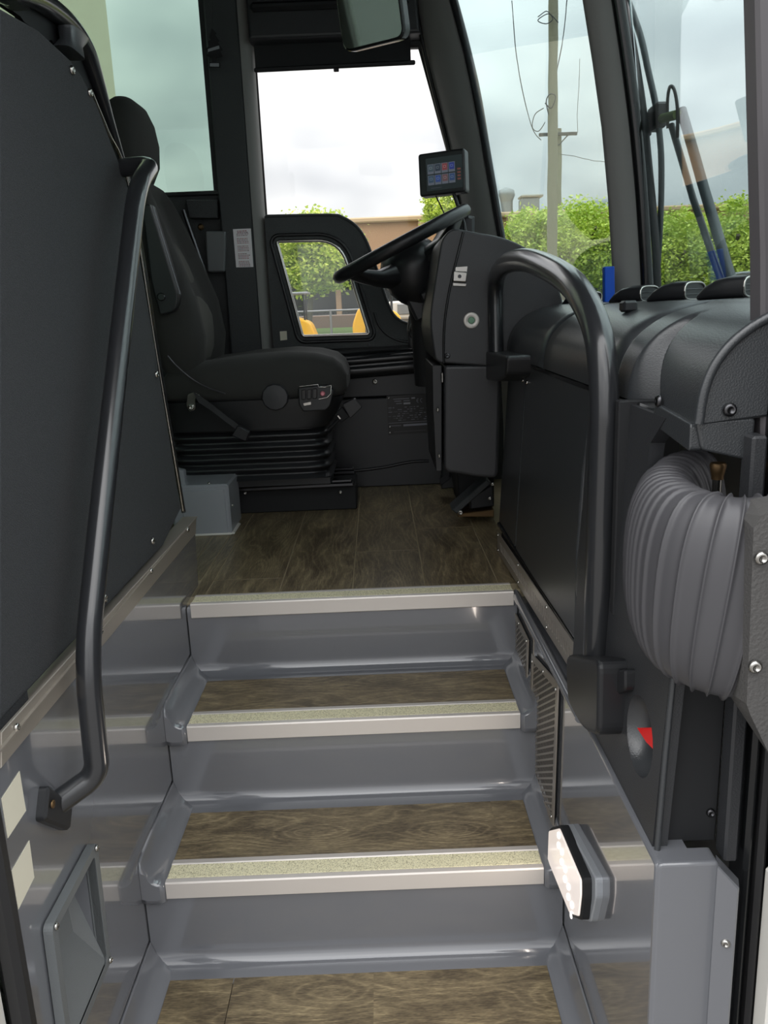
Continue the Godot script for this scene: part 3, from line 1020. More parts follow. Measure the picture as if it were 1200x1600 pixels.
# ---------------------------------------------------------------- right of the entrance
func right_side():
	var s := Shape.new()
	s.slab(rounded([Vector2(-2.04, -0.95), Vector2(-0.915, -0.95), Vector2(-0.915, 0.004), Vector2(-1.3, 0.006), Vector2(-2.0, -0.02), Vector2(-2.04, -0.03)], [0, 0, 0.01, 0, 0, 0]), FR(0.33), 0.05, 0.006, [], 3)
	s.slab(rounded([Vector2(0.332, -0.95), Vector2(0.412, -0.95), Vector2(0.412, 0.004), Vector2(0.332, 0.004)], [0, 0, 0.008, 0.008]), FZ(-0.914), 0.03, 0.006, [], 3)
	s.slab([Vector2(0.404, -0.95), Vector2(0.433, -0.95), Vector2(0.433, -0.03), Vector2(0.404, 0.0)], Transform3D(Basis(Vector3.UP, -0.35), Vector3(0.028, 0, -1.0535)), 0.02, 0.002)
	s.tube([Vector3(0.327, -0.012, -2.0), Vector3(0.327, 0.0, -1.6), Vector3(0.327, 0.006, -1.3)], 0.011, 10)
	var wr := solo(s, "wall_right", M.fibreglass, "glossy grey moulded wall right of the entrance steps", "wall", "", "structure")
	screw(wr, Vector3(0.424, -0.115, -0.909), Vector3(-0.3, 0, 1), 0.006)

	# slotted strip above the moulding
	var t := thing("slotted_vent_strip", "long steel strip with a row of slots above the right wall", "vent strip", Vector3(0.335, 0.0, -1.85))
	s = Shape.new()
	var e := Vector3(0.328, 0.0, -2.32)
	var dir := (Vector3(0.344, 0.028, -1.36) - e)
	var ln := dir.length()
	var ux := dir / ln
	var un := Vector3(-1, 0, 0.02).normalized()
	var uy := un.cross(ux).normalized()
	var fr := Transform3D(Basis(ux, uy, un), e)
	var slots := []
	var x := 0.05
	while x < ln - 0.03:
		slots.append(rounded(rect(x, 0.018, x + 0.009, 0.044), 0.003, 2))
		x += 0.0195
	# cut cell by cell so that each slot is a real opening
	var x_prev := 0.0
	for i in slots.size() + 1:
		var x_next: float = ln if i == slots.size() else slots[i][0].x + 0.012
		x_next = ln if i == slots.size() else 0.05 + 0.0195 * i + 0.0142
		s.slab(rect(x_prev, 0.0, x_next, 0.062), fr, 0.002, 0.0, [slots[i]] if i < slots.size() else [])
		x_prev = x_next
	part(s, "slotted_plate", M.brushed_steel, t)
	s = Shape.new()
	s.slab(rect(0.0, 0.004, ln, 0.058), Transform3D(fr.basis, e - un * 0.012), 0.004)
	part(s, "backing", M.black_matt, t)
	for q in [0.012, 0.33, 0.66, ln - 0.015]:
		for h in [0.009, 0.054]:
			screw(t, fr * Vector3(q, h, 0.0), un, 0.0045)

	# two grilles of expanded metal
	grille([Vector2(-2.03, -0.058), Vector2(-1.791, -0.055), Vector2(-1.805, -0.2), Vector2(-2.052, -0.223)], "smaller square mesh grille on the right wall beside the top step")
	grille([Vector2(-1.743, -0.068), Vector2(-1.466, -0.009), Vector2(-1.495, -0.342), Vector2(-1.776, -0.406)], "taller mesh grille on the right wall above the step lamp")

	# step lamp
	t = thing("step_lamp", "lit white step lamp in a black housing on the right wall", "lamp", Vector3(0.325, -0.42, -1.38))
	var lo := [Vector2(-1.44, -0.352), Vector2(-1.405, -0.335), Vector2(-1.27, -0.40), Vector2(-1.255, -0.425), Vector2(-1.255, -0.49), Vector2(-1.29, -0.488), Vector2(-1.43, -0.42)]
	lo = [Vector2(-1.429, -0.301), Vector2(-1.356, -0.241), Vector2(-1.151, -0.2), Vector2(-1.148, -0.234), Vector2(-1.175, -0.303), Vector2(-1.236, -0.351), Vector2(-1.459, -0.399)]
	s = Shape.new()
	s.slab(rounded(lo, 0.008, 3), FR(0.318), 0.012, 0.003)
	part(s, "base", M.grey_paint, t)
	lo = [Vector2(-1.437, -0.305), Vector2(-1.345, -0.235), Vector2(-1.172, -0.216), Vector2(-1.169, -0.25), Vector2(-1.182, -0.305), Vector2(-1.246, -0.352), Vector2(-1.445, -0.387)]
	s = Shape.new()
	s.slab(rounded(lo, 0.008, 3), FR(0.303), 0.016, 0.003)
	part(s, "housing", M.black_matt, t)
	s = Shape.new()
	s.slab(rounded(Shape.inset(Shape.ccw(lo), 0.006), 0.006, 3), FR(0.300), 0.004, 0.001)
	part(s, "lens", M.lens, t)
	var c := Vector2.ZERO
	for p in lo:
		c += p
	c /= lo.size()
	for k in 10:
		var f := Vector2(lerpf(-0.055, 0.055, (k / 2) / 4.0), 0.009 if k % 2 == 0 else -0.012)
		s = Shape.new()
		s.lathe([Vector2(0.0065, 0), Vector2(0.0055, 0.002), Vector2(0.001, 0.003)], facing(Vector3(0.2995, c.y + f.y - f.x * 0.55, c.x + f.x), Vector3.LEFT), 10)
		part(s, "led", M.led, t)
	var al := AreaLight3D.new()
	al.name = "step_light"
	al.area_size = Vector2(0.1, 0.05)
	al.light_color = Color(1.0, 0.94, 0.88)
	al.light_energy = 0.02
	al.shadow_enabled = true
	al.position = Vector3(0.295, c.y, c.x)
	al.rotation_degrees = Vector3(0, 90, 0)
	add_child(al)

	# black padded door of the dash side
	t = thing("access_cover", "black leather-grain access panel below the dashboard beside the handrail", "panel", Vector3(0.36, 0.06, -1.9))
	s = Shape.new()
	var tilt := Transform3D(Basis(Vector3(0, 0, 1), Vector3(0.06, 0.998, 0).normalized(), Vector3(-0.998, 0.06, 0).normalized()), Vector3(0.343, 0.06, 0))
	s.slab(rounded([Vector2(-2.40, 0.0), Vector2(-2.105, 0.0), Vector2(-2.105, 0.5), Vector2(-2.38, 0.5)], 0.012, 3), tilt, 0.03, 0.006, [], 3)
	part(s, "narrow_panel", M.black_leathergrain, t)
	s = Shape.new()
	s.slab(rounded([Vector2(-2.098, 0.0), Vector2(-1.43, 0.035), Vector2(-1.47, 0.2), Vector2(-1.475, 0.35), Vector2(-1.44, 0.497), Vector2(-2.098, 0.5)], 0.015, 3), tilt, 0.03, 0.006, [], 3)
	part(s, "door", M.black_leathergrain, t)
	s = Shape.new()
	s.tube([Vector3(0.343, 0.068, -2.38), Vector3(0.35, 0.075, -1.9), Vector3(0.352, 0.09, -1.42)], 0.008, 8)
	part(s, "rubber_edge", M.black_gloss, t)
	for p in [Vector2(-2.13, 0.455), Vector2(-2.07, 0.455)]:
		screw(t, tilt * Vector3(p.x, p.y, 0.001), Vector3(-1, 0.06, 0), 0.006)
	s = Shape.new()
	s.loft([ring(Vector3(0.372, 0.10, -1.405), Vector3.RIGHT, Vector3(0, 0, 1), 0.02, 0.026, 16), ring(Vector3(0.368, 0.2, -1.425), Vector3.RIGHT, Vector3(0, 0, 1), 0.024, 0.034, 16), ring(Vector3(0.372, 0.34, -1.42), Vector3.RIGHT, Vector3(0, 0, 1), 0.02, 0.03, 16), ring(Vector3(0.384, 0.47, -1.39), Vector3.RIGHT, Vector3(0, 0, 1), 0.008, 0.012, 16)])
	part(s, "padded_edge", M.black_leathergrain, t)
	s = Shape.new()
	s.slab([Vector2(-2.4, -0.02), Vector2(-1.2, -0.02), Vector2(-1.2, 0.56), Vector2(-2.4, 0.56)], FR(0.392), 0.03)
	part(s, "backing", M.black_matt, t)

	# arched handrail
	t = thing("arched_handrail", "thick black arched handrail from dashboard down to the right wall", "handrail", Vector3(0.335, 0.0, -1.28))
	var path := [Vector3(0.336, 0.556, -2.382), Vector3(0.336, 0.663, -2.39), Vector3(0.336, 0.741, -2.387)] + [Vector3(0.336, 0.786, -2.335), Vector3(0.336, 0.805, -2.176)] + [Vector3(0.336, 0.798, -1.901), Vector3(0.336, 0.768, -1.638), Vector3(0.336, 0.734, -1.451), Vector3(0.336, 0.692, -1.335), Vector3(0.336, 0.65, -1.274), Vector3(0.336, 0.604, -1.248), Vector3(0.336, 0.548, -1.235), Vector3(0.336, 0.49, -1.234), Vector3(0.336, 0.337, -1.238), Vector3(0.336, 0.174, -1.243), Vector3(0.336, 0.119, -1.242)]
	s = Shape.new()
	s.tube(spline(path, 5), 0.0255, 20, 0.85, Vector3.RIGHT)
	part(s, "tube", M.tube_paint, t)
	s = Shape.new()
	s.slab(rounded([Vector2(-2.622, 0.57), Vector2(-2.017, 0.584), Vector2(-2.038, 0.534), Vector2(-2.188, 0.508), Vector2(-2.504, 0.489), Vector2(-2.627, 0.523)], 0.018), FR(0.31), 0.065, 0.014, [], 4)
	part(s, "upper_clamp", M.black_plastic, t)
	s = Shape.new()
	s.slab(rounded([Vector2(-1.317, 0.118), Vector2(-1.108, 0.201), Vector2(-1.104, 0.081), Vector2(-1.193, 0.042), Vector2(-1.302, 0.038)], [0.022, 0.022, 0.02, 0.04, 0.03]), FR(0.302), 0.05, 0.018, [], 5)
	part(s, "lower_foot", M.black_plastic, t)
	s = Shape.new()
	s.slab(rounded([Vector2(-1.166, 0.152), Vector2(-1.073, 0.202), Vector2(-1.069, 0.171), Vector2(-1.152, 0.118)], 0.008), FR(0.33), 0.02, 0.004)
	part(s, "wall_lug", M.black_plastic, t)

	# black door post with the red emergency release in a bowl
	t = thing("door_post", "black moulded door post with red release handle in an oval bowl", "door post", Vector3(0.36, 0.0, -1.1))
	var bowl := []
	var bc: Vector3 = Vector3(0.338, 0.119, -1.034)
	for k in 28:
		var a := TAU * k / 28
		bowl.append(Vector2(bc.z + 0.056 * cos(a), bc.y + 0.056 * sin(a)))
	var lean := Transform3D(Basis(Vector3(0, 0, 1), Vector3(0.045, 0.999, 0).normalized(), Vector3(-0.999, 0.045, 0).normalized()), Vector3(0.336, 0.0, 0))
	s = Shape.new()
	s.slab([Vector2(-1.42, 0.0), Vector2(-0.95, -0.006), Vector2(-0.945, 0.27), Vector2(-1.08, 0.40), Vector2(-1.10, 0.46), Vector2(-1.09, 0.52), Vector2(-1.04, 0.56), Vector2(-1.42, 0.56)], lean, 0.02, 0.0, [bowl])
	part(s, "cover", M.black_moulding, t)
	var rings := []
	for q in 7:
		var a := PI * 0.5 * q / 6
		var rg := []
		for p in bowl:
			rg.append(lean * Vector3(lerpf(bc.z, p.x, cos(a) * 0.999 + 0.001), lerpf(bc.y, p.y, cos(a) * 0.999 + 0.001), -0.038 * sin(a)))
		rings.append(rg)
	s = Shape.new()
	s.loft(rings, false, true, true, Vector3(-1, 0, 0))
	var bw := part(s, "bowl", M.black_leathergrain, t)
	s = Shape.new()
	s.slab(rounded([Vector2(-1.072, 0.11), Vector2(-1.006, 0.146), Vector2(-1, 0.117), Vector2(-1.029, 0.111)], 0.003), FR(0.35), 0.014, 0.002)
	part(s, "release_handle", M.red_plastic, bw)
	s = Shape.new()
	s.tube([Vector3(0.341, 0.0, -0.944), Vector3(0.346, 0.14, -0.944), Vector3(0.352, 0.27, -0.944)], 0.004, 10)
	part(s, "front_edge", M.black_leathergrain, t)
	s = Shape.new()
	s.slab([Vector2(0.345, -0.0), Vector2(0.425, -0.0), Vector2(0.427, 0.27), Vector2(0.35, 0.27)], FZ(-0.962), 0.02, 0.002)
	part(s, "front_panel", M.black_matt, t)
	screw(t, Vector3(0.416, 0.044, -0.961), Vector3(0, 0, 1), 0.006, M.dark_steel)
	s = Shape.new()
	s.box(Vector3(0.433, 0.27, -0.945), Vector3(0.018, 0.56, 0.03), 0.003)
	part(s, "side_rib", M.black_moulding, t)
	s = Shape.new()
	s.box(Vector3(0.39, 0.4, -1.2), Vector3(0.09, 0.33, 0.02), 0.002)
	part(s, "inner_wall", M.black_matt, t)

	# brass pin in the opening
	t = thing("hinge_pin", "brown capped metal pin standing in the opening behind the rubber sleeve", "pin", Vector3(0.424, 0.447, -1.02))
	s = Shape.new()
	s.lathe([Vector2(0.006, -0.05), Vector2(0.006, 0.024)], Transform3D(Basis(), Vector3(0.423, 0.46, -1.02)), 14)
	part(s, "shaft", M.steel, t)
	s = Shape.new()
	s.lathe([Vector2(0.0075, 0.022), Vector2(0.0075, 0.026), Vector2(0.0085, 0.03), Vector2(0.0105, 0.04), Vector2(0.009, 0.043)], Transform3D(Basis(), Vector3(0.423, 0.46, -1.02)), 16)
	part(s, "cap", M.brass, t)

	# ribbed rubber sleeve of the door arm
	var ctr := spline([Vector3(0.43, 0.40, -1.10), Vector3(0.395, 0.395, -1.075), Vector3(0.364, 0.388, -1.03), Vector3(0.350, 0.384, -0.985), Vector3(0.346, 0.382, -0.945), Vector3(0.350, 0.380, -0.91), Vector3(0.364, 0.378, -0.888), Vector3(0.385, 0.376, -0.876), Vector3(0.41, 0.376, -0.872)], 36)
	rings = []
	var dist := 0.0
	for i in ctr.size():
		if i > 0:
			dist += ctr[i].distance_to(ctr[i - 1])
		var tn: Vector3 = (ctr[mini(i + 1, ctr.size() - 1)] - ctr[maxi(i - 1, 0)])
		tn.y = 0
		tn = tn.normalized()
		var side := Vector3.UP.cross(tn)
		var u := dist / 0.0145
		var ph := u - floorf(u)
		var bump := 0.0048 * pow(1.0 - absf(ph * 2.0 - 1.0), 6.0)
		var k := float(i) / ctr.size()
		var hh := 0.118 + bump - 0.012 * (1.0 - k)
		var ww := 0.046 + bump
		# the sleeve leans: its lower edge lags behind its upper edge
		var up := (Vector3.UP + tn * 0.13 * smoothstep(0.3, 1.0, k)).normalized()
		rings.append(ring(ctr[i], side, up, ww, hh, 40, 2.5))
	s = Shape.new()
	s.loft(rings, true)
	solo(s, "rubber_sleeve", M.rubber, "dark grey ribbed rubber sleeve bulging out of the door post", "rubber sleeve")

	# padded end of the folded-out door
	t = thing("door_1", "edge of the open entrance door, a grey grained pad with two bolts", "door", Vector3(0.42, 0.1, -0.84), "", "structure")
	var d0: Array = [Vector3(0.384, 0.478, -0.868), Vector3(0.397, 0.492, -0.868), Vector3(0.426, 0.497, -0.868), Vector3(0.459, 0.475, -0.868), Vector3(0.49, 0.111, -0.868), Vector3(0.452, 0.164, -0.868), Vector3(0.392, 0.256, -0.868), Vector3(0.384, 0.268, -0.868), Vector3(0.383, 0.329, -0.868)]
	var d1: Array = [Vector3(0.377, 0.475, -0.812), Vector3(0.384, 0.488, -0.812), Vector3(0.4, 0.498, -0.812), Vector3(0.436, 0.49, -0.812), Vector3(0.468, 0.125, -0.812), Vector3(0.429, 0.182, -0.812), Vector3(0.388, 0.265, -0.812), Vector3(0.383, 0.278, -0.812), Vector3(0.381, 0.353, -0.812)]
	s = Shape.new()
	s.loft([d0, d1], true, true, false)
	part(s, "pad", M.pad_grain, t)
	for p in [Vector3(0.386, 0.444, -0.81), Vector3(0.388, 0.323, -0.81)]:
		screw(t, p, Vector3(0, 0, 1), 0.0075)
	s = Shape.new()
	s.box(Vector3(0.56, 0.0, -0.75), Vector3(0.05, 1.9, 0.3), 0.01)
	part(s, "leaf", M.black_plastic, t)


func grille(q: Array, label: String):
	var t := thing("mesh_grille", label, "grille", Vector3(0.325, q[3].y, q[3].x), "mesh grilles on the right wall")
	q = Shape.ccw(q)
	var hole := Shape.inset(q, 0.016)
	var s := Shape.new()
	s.slab(q, FR(0.322), 0.003, 0.0, [hole])
	part(s, "frame", M.brushed_steel, t)
	s = Shape.new()
	s.slab(Shape.inset(q, 0.004), FR(0.3275), 0.0015)
	part(s, "backing", M.black_matt, t)
	# strands: two families of slanted wires clipped to the opening
	s = Shape.new()
	var hp := PackedVector2Array(hole)
	var c := Vector2.ZERO
	for p in hole:
		c += p / hole.size()
	for fam in [Vector2(0.85, 0.53).normalized(), Vector2(0.85, -0.53).normalized()]:
		var nrm := Vector2(-fam.y, fam.x)
		for k in range(-46, 47):
			var o: Vector2 = c + nrm * 0.0125 * k
			for seg in Geometry2D.intersect_polyline_with_polygon(PackedVector2Array([o - fam * 0.8, o + fam * 0.8]), hp):
				var a: Vector2 = seg[0]
				var b: Vector2 = seg[seg.size() - 1]
				s.tube([Vector3(0.3235, a.y, a.x), Vector3(0.3235, b.y, b.x)], 0.0022, 4, 0.2, Vector3.RIGHT)
	var w := part(s, "mesh_wires", M.brushed_steel, t)
	w.set_meta("kind", "stuff")
	for i in q.size():
		var v: Vector2 = q[i].lerp(c, 0.1)
		screw(t, Vector3(0.3215, v.y, v.x), Vector3(-1, 0, 0), 0.0045)
		v = q[i].lerp(q[(i + 1) % q.size()], 0.5).lerp(c, 0.06)
		if i % 2 == 0:
			screw(t, Vector3(0.3215, v.y, v.x), Vector3(-1, 0, 0), 0.0045)


# ---------------------------------------------------------------- dashboard
func dash_point(z: float, u: float) -> Vector3:
	# profile from the lower lip (u = 0) over the rounded shoulder to the windscreen (u = 1)
	var pr := [Vector2(0.368, 0.563), Vector2(0.372, 0.60), Vector2(0.384, 0.632), Vector2(0.408, 0.66), Vector2(0.445, 0.682), Vector2(0.5, 0.696), Vector2(0.56, 0.701), Vector2(0.74, 0.702)]
	var f := u * (pr.size() - 1)
	var i := mini(int(f), pr.size() - 2)
	var p: Vector2 = pr[i].cubic_interpolate(pr[i + 1], pr[maxi(i - 1, 0)], pr[mini(i + 2, pr.size() - 1)], f - i)
	var lim := glass_x(0.70, z) - 0.006
	if p.x > 0.5:
		p.x = lerpf(0.5, maxf(lim, 0.51), (p.x - 0.5) / 0.24)
	# scoop pressed into the front part
	var zc := lerpf(-1.155, -1.19, clampf(u / 0.62, 0, 1))
	var half := lerpf(0.066, 0.012, clampf(u / 0.62, 0, 1))
	var dz := (z - zc) / half
	var dep := 0.0
	if u < 0.64 and absf(dz) < 1.25:
		dep = 0.044 * (1.0 - smoothstep(0.5 if dz > 0.0 else 0.2, 1.22, absf(dz))) * (1.0 - smoothstep(0.35, 0.64, u))
	return Vector3(p.x + dep, p.y - dep * 0.3, z)


func dashboard():
	var t := thing("dashboard", "black grained dashboard moulding running along under the windscreen", "dashboard", Vector3(0.5, 0.56, -1.6))
	for seg in [[-2.42, -1.872, 8], [-1.864, -1.30, 8], [-1.293, -0.952, 120]]:
		var rows := []
		for i in seg[2] + 1:
			var z := lerpf(seg[0], seg[1], float(i) / seg[2])
			var row := []
			var e := 0.0
			if i == 0 or i == seg[2]:
				e = 0.005
			for k in 36:
				var p := dash_point(z, k / 35.0)
				row.append(p + Vector3(e, -e, 0))
			rows.append(row)
			if i == 0:
				var row2 := []
				for k in 36:
					row2.append(dash_point(z + 0.004, k / 35.0))
				rows.append(row2)
			if i == seg[2] - 1:
				var row3 := []
				for k in 36:
					row3.append(dash_point(seg[1] - 0.004, k / 35.0))
				rows.append(row3)
		var s := Shape.new()
		s.loft(rows, false, false, true, Vector3(-0.5, 1, 0))
		part(s, "top_panel", M.black_leathergrain, t)
	# body under the skin, closing it towards the entrance
	var s := Shape.new()
	var o := []
	for k in 22:
		var p := dash_point(-0.95, k / 35.0)
		o.append(Vector2(p.x + 0.002, p.y - 0.002))
	o.append(Vector2(0.45, 0.569))
	s.slab(o, FZ(-0.951), 0.03, 0.003)
	part(s, "end_cap", M.black_leathergrain, t)
	o = []
	for k in 30:
		var p := dash_point(-0.95, k / 35.0)
		o.append(Vector3(p.x + 0.001, p.y + 0.001, -0.951))
	s = Shape.new()
	s.tube(o, 0.006, 10)
	part(s, "welt", M.black_leathergrain, t)
	s = Shape.new()
	s.slab(rounded([Vector2(0.367, 0.565), Vector2(0.436, 0.568), Vector2(0.434, 0.517), Vector2(0.375, 0.532)], 0.006), FZ(-0.953), 0.025, 0.005, [], 3)
	s.slab(rounded([Vector2(-0.958, 0.563), Vector2(-1.085, 0.572), Vector2(-1.1, 0.545), Vector2(-0.958, 0.53)], 0.006), FR(0.362), 0.03, 0.005, [], 3)
	part(s, "sleeve_hood", M.black_leathergrain, t)
	s = Shape.new()
	s.box(Vector3(0.385, 0.556, -1.75), Vector3(0.03, 0.012, 1.3), 0.003)
	part(s, "lower_ledge", M.black_gloss, t)
	s = Shape.new()
	s.box(Vector3(0.56, 0.62, -1.7), Vector3(0.1, 0.1, 1.4), 0.01)
	part(s, "core", M.black_matt, t)
	screw(t, Vector3(0.403, 0.579, -0.949), Vector3(0, 0, 1), 0.008, M.dark_steel)
	screw(t, Vector3(0.364, 0.577, -1.075), Vector3(-1, 0, 0), 0.008, M.dark_steel)
	# vents along the foot of the glass
	var n := 0
	for q in [[-1.85, 0.0, 0.596], [-1.6, 0.001, 0.600], [-1.36, 0.003, 0.605], [-2.3, -0.004, 0.59]]:
		var z: float = q[0]
		var x: float = q[2] - 0.012
		var c := Vector3(x, 0.7, z)
		var rings := []
		var yw := Basis(Vector3.UP, -0.85)
		var ln := yw * Vector3.RIGHT
		var ac := yw * Vector3(0, 0, 1)
		for k in [[-0.095, 0.004, 0.75], [-0.075, 0.018, 0.9], [-0.05, 0.027, 1.0], [-0.02, 0.031, 1.0], [0.012, 0.031, 1.0]]:
			rings.append(ring(c + ln * k[0] * (0.72 if k[0] < 0.0 else 1.0) + Vector3(0, k[1] * 0.5 + q[1], 0), ac, Vector3.UP, 0.04 * k[2], k[1] * 0.5 + 0.003, 24, 3.5))
		s = Shape.new()
		s.loft(rings)
		var v := part(s, "air_vent", M.black_plastic, t)
		s = Shape.new()
		var rr := ring(c + ln * 0.013 + Vector3(0, 0.0155 + q[1], 0), ac, Vector3.UP, 0.037, 0.0155, 24, 3.5)
		rr.append(rr[0])
		s.tube(rr, 0.002, 6)
		part(s, "rim", M.steel, v)
		for b in [0.01, 0.019]:
			s = Shape.new()
			s.box(c + ln * 0.0125 + Vector3(0, b + q[1], 0), Vector3(0.004, 0.0018, 0.07), 0.0006, yw)
			part(s, "louvre", M.dark_steel, v)
		n += 1
	# small things lying on the dash
	s = Shape.new()
	s.slab(rounded([Vector2(0.567, 0.69), Vector2(0.592, 0.69), Vector2(0.588, 0.785), Vector2(0.563, 0.785)], 0.003), FZ(-2.1), 0.02, 0.002)
	solo(s, "blue_folder", M.blue_plastic, "bright blue folder standing on the dashboard against the centre pillar", "folder")
	s = Shape.new()
	s.box(Vector3(0.452, 0.694, -1.52), Vector3(0.026, 0.02, 0.03), 0.004)
	solo(s, "dash_knob", M.black_plastic, "small black square knob on top of the dashboard near the arched rail", "knob")


# ---------------------------------------------------------------- the far side of the cab
func far_wall():
	var t := thing("quarter_window", "black moulded surround of the small driver's quarter window", "window surround", Vector3(-0.1, 0.58, -3.31))
	var o := [Vector2(-0.408, 1.062), Vector2(-0.161, 1.059), Vector2(-0.11, 1.048), Vector2(-0.063, 1.016), Vector2(-0.031, 0.969), Vector2(-0.007, 0.907), Vector2(0.015, 0.835), Vector2(0.036, 0.758), Vector2(0.059, 0.695), Vector2(0.09, 0.659), Vector2(0.134, 0.641), Vector2(0.209, 0.633), Vector2(0.218, 0.564), Vector2(0.026, 0.561), Vector2(-0.408, 0.559)]
	var h := rounded([Vector2(-0.368, 0.97), Vector2(-0.127, 0.966), Vector2(-0.03, 0.61), Vector2(-0.291, 0.611)], [0.012, 0.09, 0.01, 0.012], 8)
	var s := Shape.new()
	s.slab(o, FZ(-3.31), 0.045, 0.0, [h])
	part(s, "surround", M.dark_trim, t)
	s = Shape.new()
	var pts := []
	for p in h:
		pts.append(Vector3(p.x, p.y, -3.312))
	pts.append(pts[0])
	s.tube(pts, 0.0065, 8)
	part(s, "rim", M.steel, t)
	s = Shape.new()
	pts = []
	for p in Shape.inset(Shape.ccw(h), -0.022):
		pts.append(Vector3(p.x, p.y, -3.31))
	pts.append(pts[0])
	s.tube(pts, 0.007, 8)
	part(s, "outer_rim", M.black_plastic, t)
	s = Shape.new()
	s.tube(spline([Vector3(-0.404, 1.062, -3.312), Vector3(-0.161, 1.057, -3.312), Vector3(-0.111, 1.046, -3.312), Vector3(-0.063, 1.014, -3.312), Vector3(-0.031, 0.967, -3.312), Vector3(-0.007, 0.905, -3.312), Vector3(0.015, 0.833, -3.312), Vector3(0.036, 0.758, -3.312), Vector3(0.059, 0.695, -3.312), Vector3(0.09, 0.659, -3.312), Vector3(0.135, 0.641, -3.312), Vector3(0.21, 0.633, -3.312)], 3), 0.006, 8)
	part(s, "edge_bead", M.dark_trim, t)
	s = Shape.new()
	s.tube(spline([Vector3(-0.006, 0.692, -3.309), Vector3(0.009, 0.643, -3.309), Vector3(0.043, 0.603, -3.309), Vector3(0.097, 0.578, -3.309), Vector3(0.165, 0.571, -3.309)], 4), 0.005, 8)
	part(s, "lower_bead", M.black_plastic, t)
	s = Shape.new()
	s.cap(Shape.ccw(h), FZ(-3.345), 0.0, true)
	part(s, "pane", M.pane_clear, t)
	screw(t, Vector3(-0.034, 0.566, -3.309), Vector3(0, 0, 1), 0.006, M.dark_steel)
	s = Shape.new()
	card(s, [Vector3(-0.379, 0.634, -3.308), Vector3(-0.352, 0.635, -3.308), Vector3(-0.352, 0.601, -3.308), Vector3(-0.379, 0.599, -3.308)], 0.001)
	solo(s, "metal_label", M.paper, "tiny pale square label below the quarter window", "label")

	t = thing("side_console", "black moulded console under the driver's window with a rounded armrest shelf", "console", Vector3(-0.1, 0.0, -3.33))
	var rows := []
	for i in 10:
		var x := lerpf(-0.5, 0.21, i / 9.0)
		var lift := 0.03 * (i / 9.0)
		var row := []
		for p in [Vector2(0.545, -3.33), Vector2(0.54, -3.27), Vector2(0.528, -3.245), Vector2(0.512, -3.235), Vector2(0.503, -3.245), Vector2(0.498, -3.252), Vector2(0.49, -3.238), Vector2(0.47, -3.235), Vector2(0.45, -3.25), Vector2(0.44, -3.29), Vector2(0.435, -3.33)]:
			row.append(Vector3(x, p.x - 0.022 + lift, p.y - 0.03))
		rows.append(row)
	s = Shape.new()
	s.loft(rows, false, false, true, Vector3(0, 0.3, 1))
	part(s, "armrest_shelf", M.console_plastic, t)
	s = Shape.new()
	s.slab(rect(-0.52, 0.366, 0.24, 0.46), FZ(-3.30), 0.05, 0.004)
	part(s, "upper_panel", M.black_moulding, t)
	s = Shape.new()
	s.slab(rect(-0.52, 0.0, 0.24, 0.36), FZ(-3.30), 0.05, 0.004)
	part(s, "lower_panel", M.black_moulding, t)
	s = Shape.new()
	s.tube(spline([Vector3(-0.201, 0.07, -3.298), Vector3(-0.097, 0.071, -3.298), Vector3(0.007, 0.08, -3.298), Vector3(0.112, 0.097, -3.298), Vector3(0.19, 0.099, -3.298)], 4), 0.006, 8)
	part(s, "kick_moulding", M.black_plastic, t)
	screw(t, Vector3(-0.015, 0.426, -3.298), Vector3(0, 0, 1), 0.011)

	# maker's plate
	var im := plain_texture(160, 148, Color(0.02, 0.023, 0.03))
	var g := Color(0.5, 0.5, 0.54)
	var r := RandomNumberGenerator.new()
	r.seed = 8
	im.fill_rect(Rect2i(92, 10, 14, 6), Color(0.55, 0.55, 0.58))
	im.fill_rect(Rect2i(62, 28, 26, 7), Color(0.6, 0.6, 0.62))
	for q in [[24, 12, 60], [28, 20, 26], [62, 20, 24], [34, 29, 22]]:
		im.fill_rect(Rect2i(q[0], q[1], q[2], 3), g)
	# the mark at upper right, two letters
	for k in 14:
		var a := PI * 0.5 + PI * k / 13.0
		im.fill_rect(Rect2i(int(117 + 6 * cos(a)), int(23 - 7 * sin(a)), 2, 2), g)
		im.fill_rect(Rect2i(int(131 + 6 * cos(a)), int(23 - 7 * sin(a)), 2, 2), g)
	im.fill_rect(Rect2i(112, 23, 6, 2), g)
	for row in 7:
		var x := 4
		while x < 148:
			var w := r.randi_range(5, 16)
			if r.randf() < 0.72:
				im.fill_rect(Rect2i(x, 44 + row * 8, mini(w, 150 - x), 3), g.darkened(r.randf() * 0.5))
			x += w + r.randi_range(3, 9)
	im.fill_rect(Rect2i(2, 102, 154, 2), g)
	im.fill_rect(Rect2i(58, 110, 92, 8), Color(0.5, 0.5, 0.54))
	im.fill_rect(Rect2i(4, 111, 46, 5), g.darkened(0.3))
	im.fill_rect(Rect2i(20, 136, 120, 2), g.darkened(0.4))
	t = thing("data_plate", "black printed data plate riveted to the console", "data plate", Vector3(0.113, 0.289, -3.298))
	s = Shape.new()
	card(s, [Vector3(0.029, 0.367, -3.298), Vector3(0.199, 0.37, -3.298), Vector3(0.201, 0.214, -3.298), Vector3(0.03, 0.21, -3.298)], 0.002)
	part(s, "plate", print_material("data_plate_print", im, 0.4), t)
	for p in [Vector3(0.036, 0.359, -3.297), Vector3(0.191, 0.36, -3.297), Vector3(0.037, 0.244, -3.297), Vector3(0.191, 0.248, -3.297), Vector3(0.036, 0.22, -3.297), Vector3(0.19, 0.222, -3.297)]:
		screw(t, p, Vector3(0, 0, 1), 0.0035, null, "rivet")

	# warning sticker on the pillar
	im = plain_texture(80, 176, Color(0.95, 0.94, 0.95))
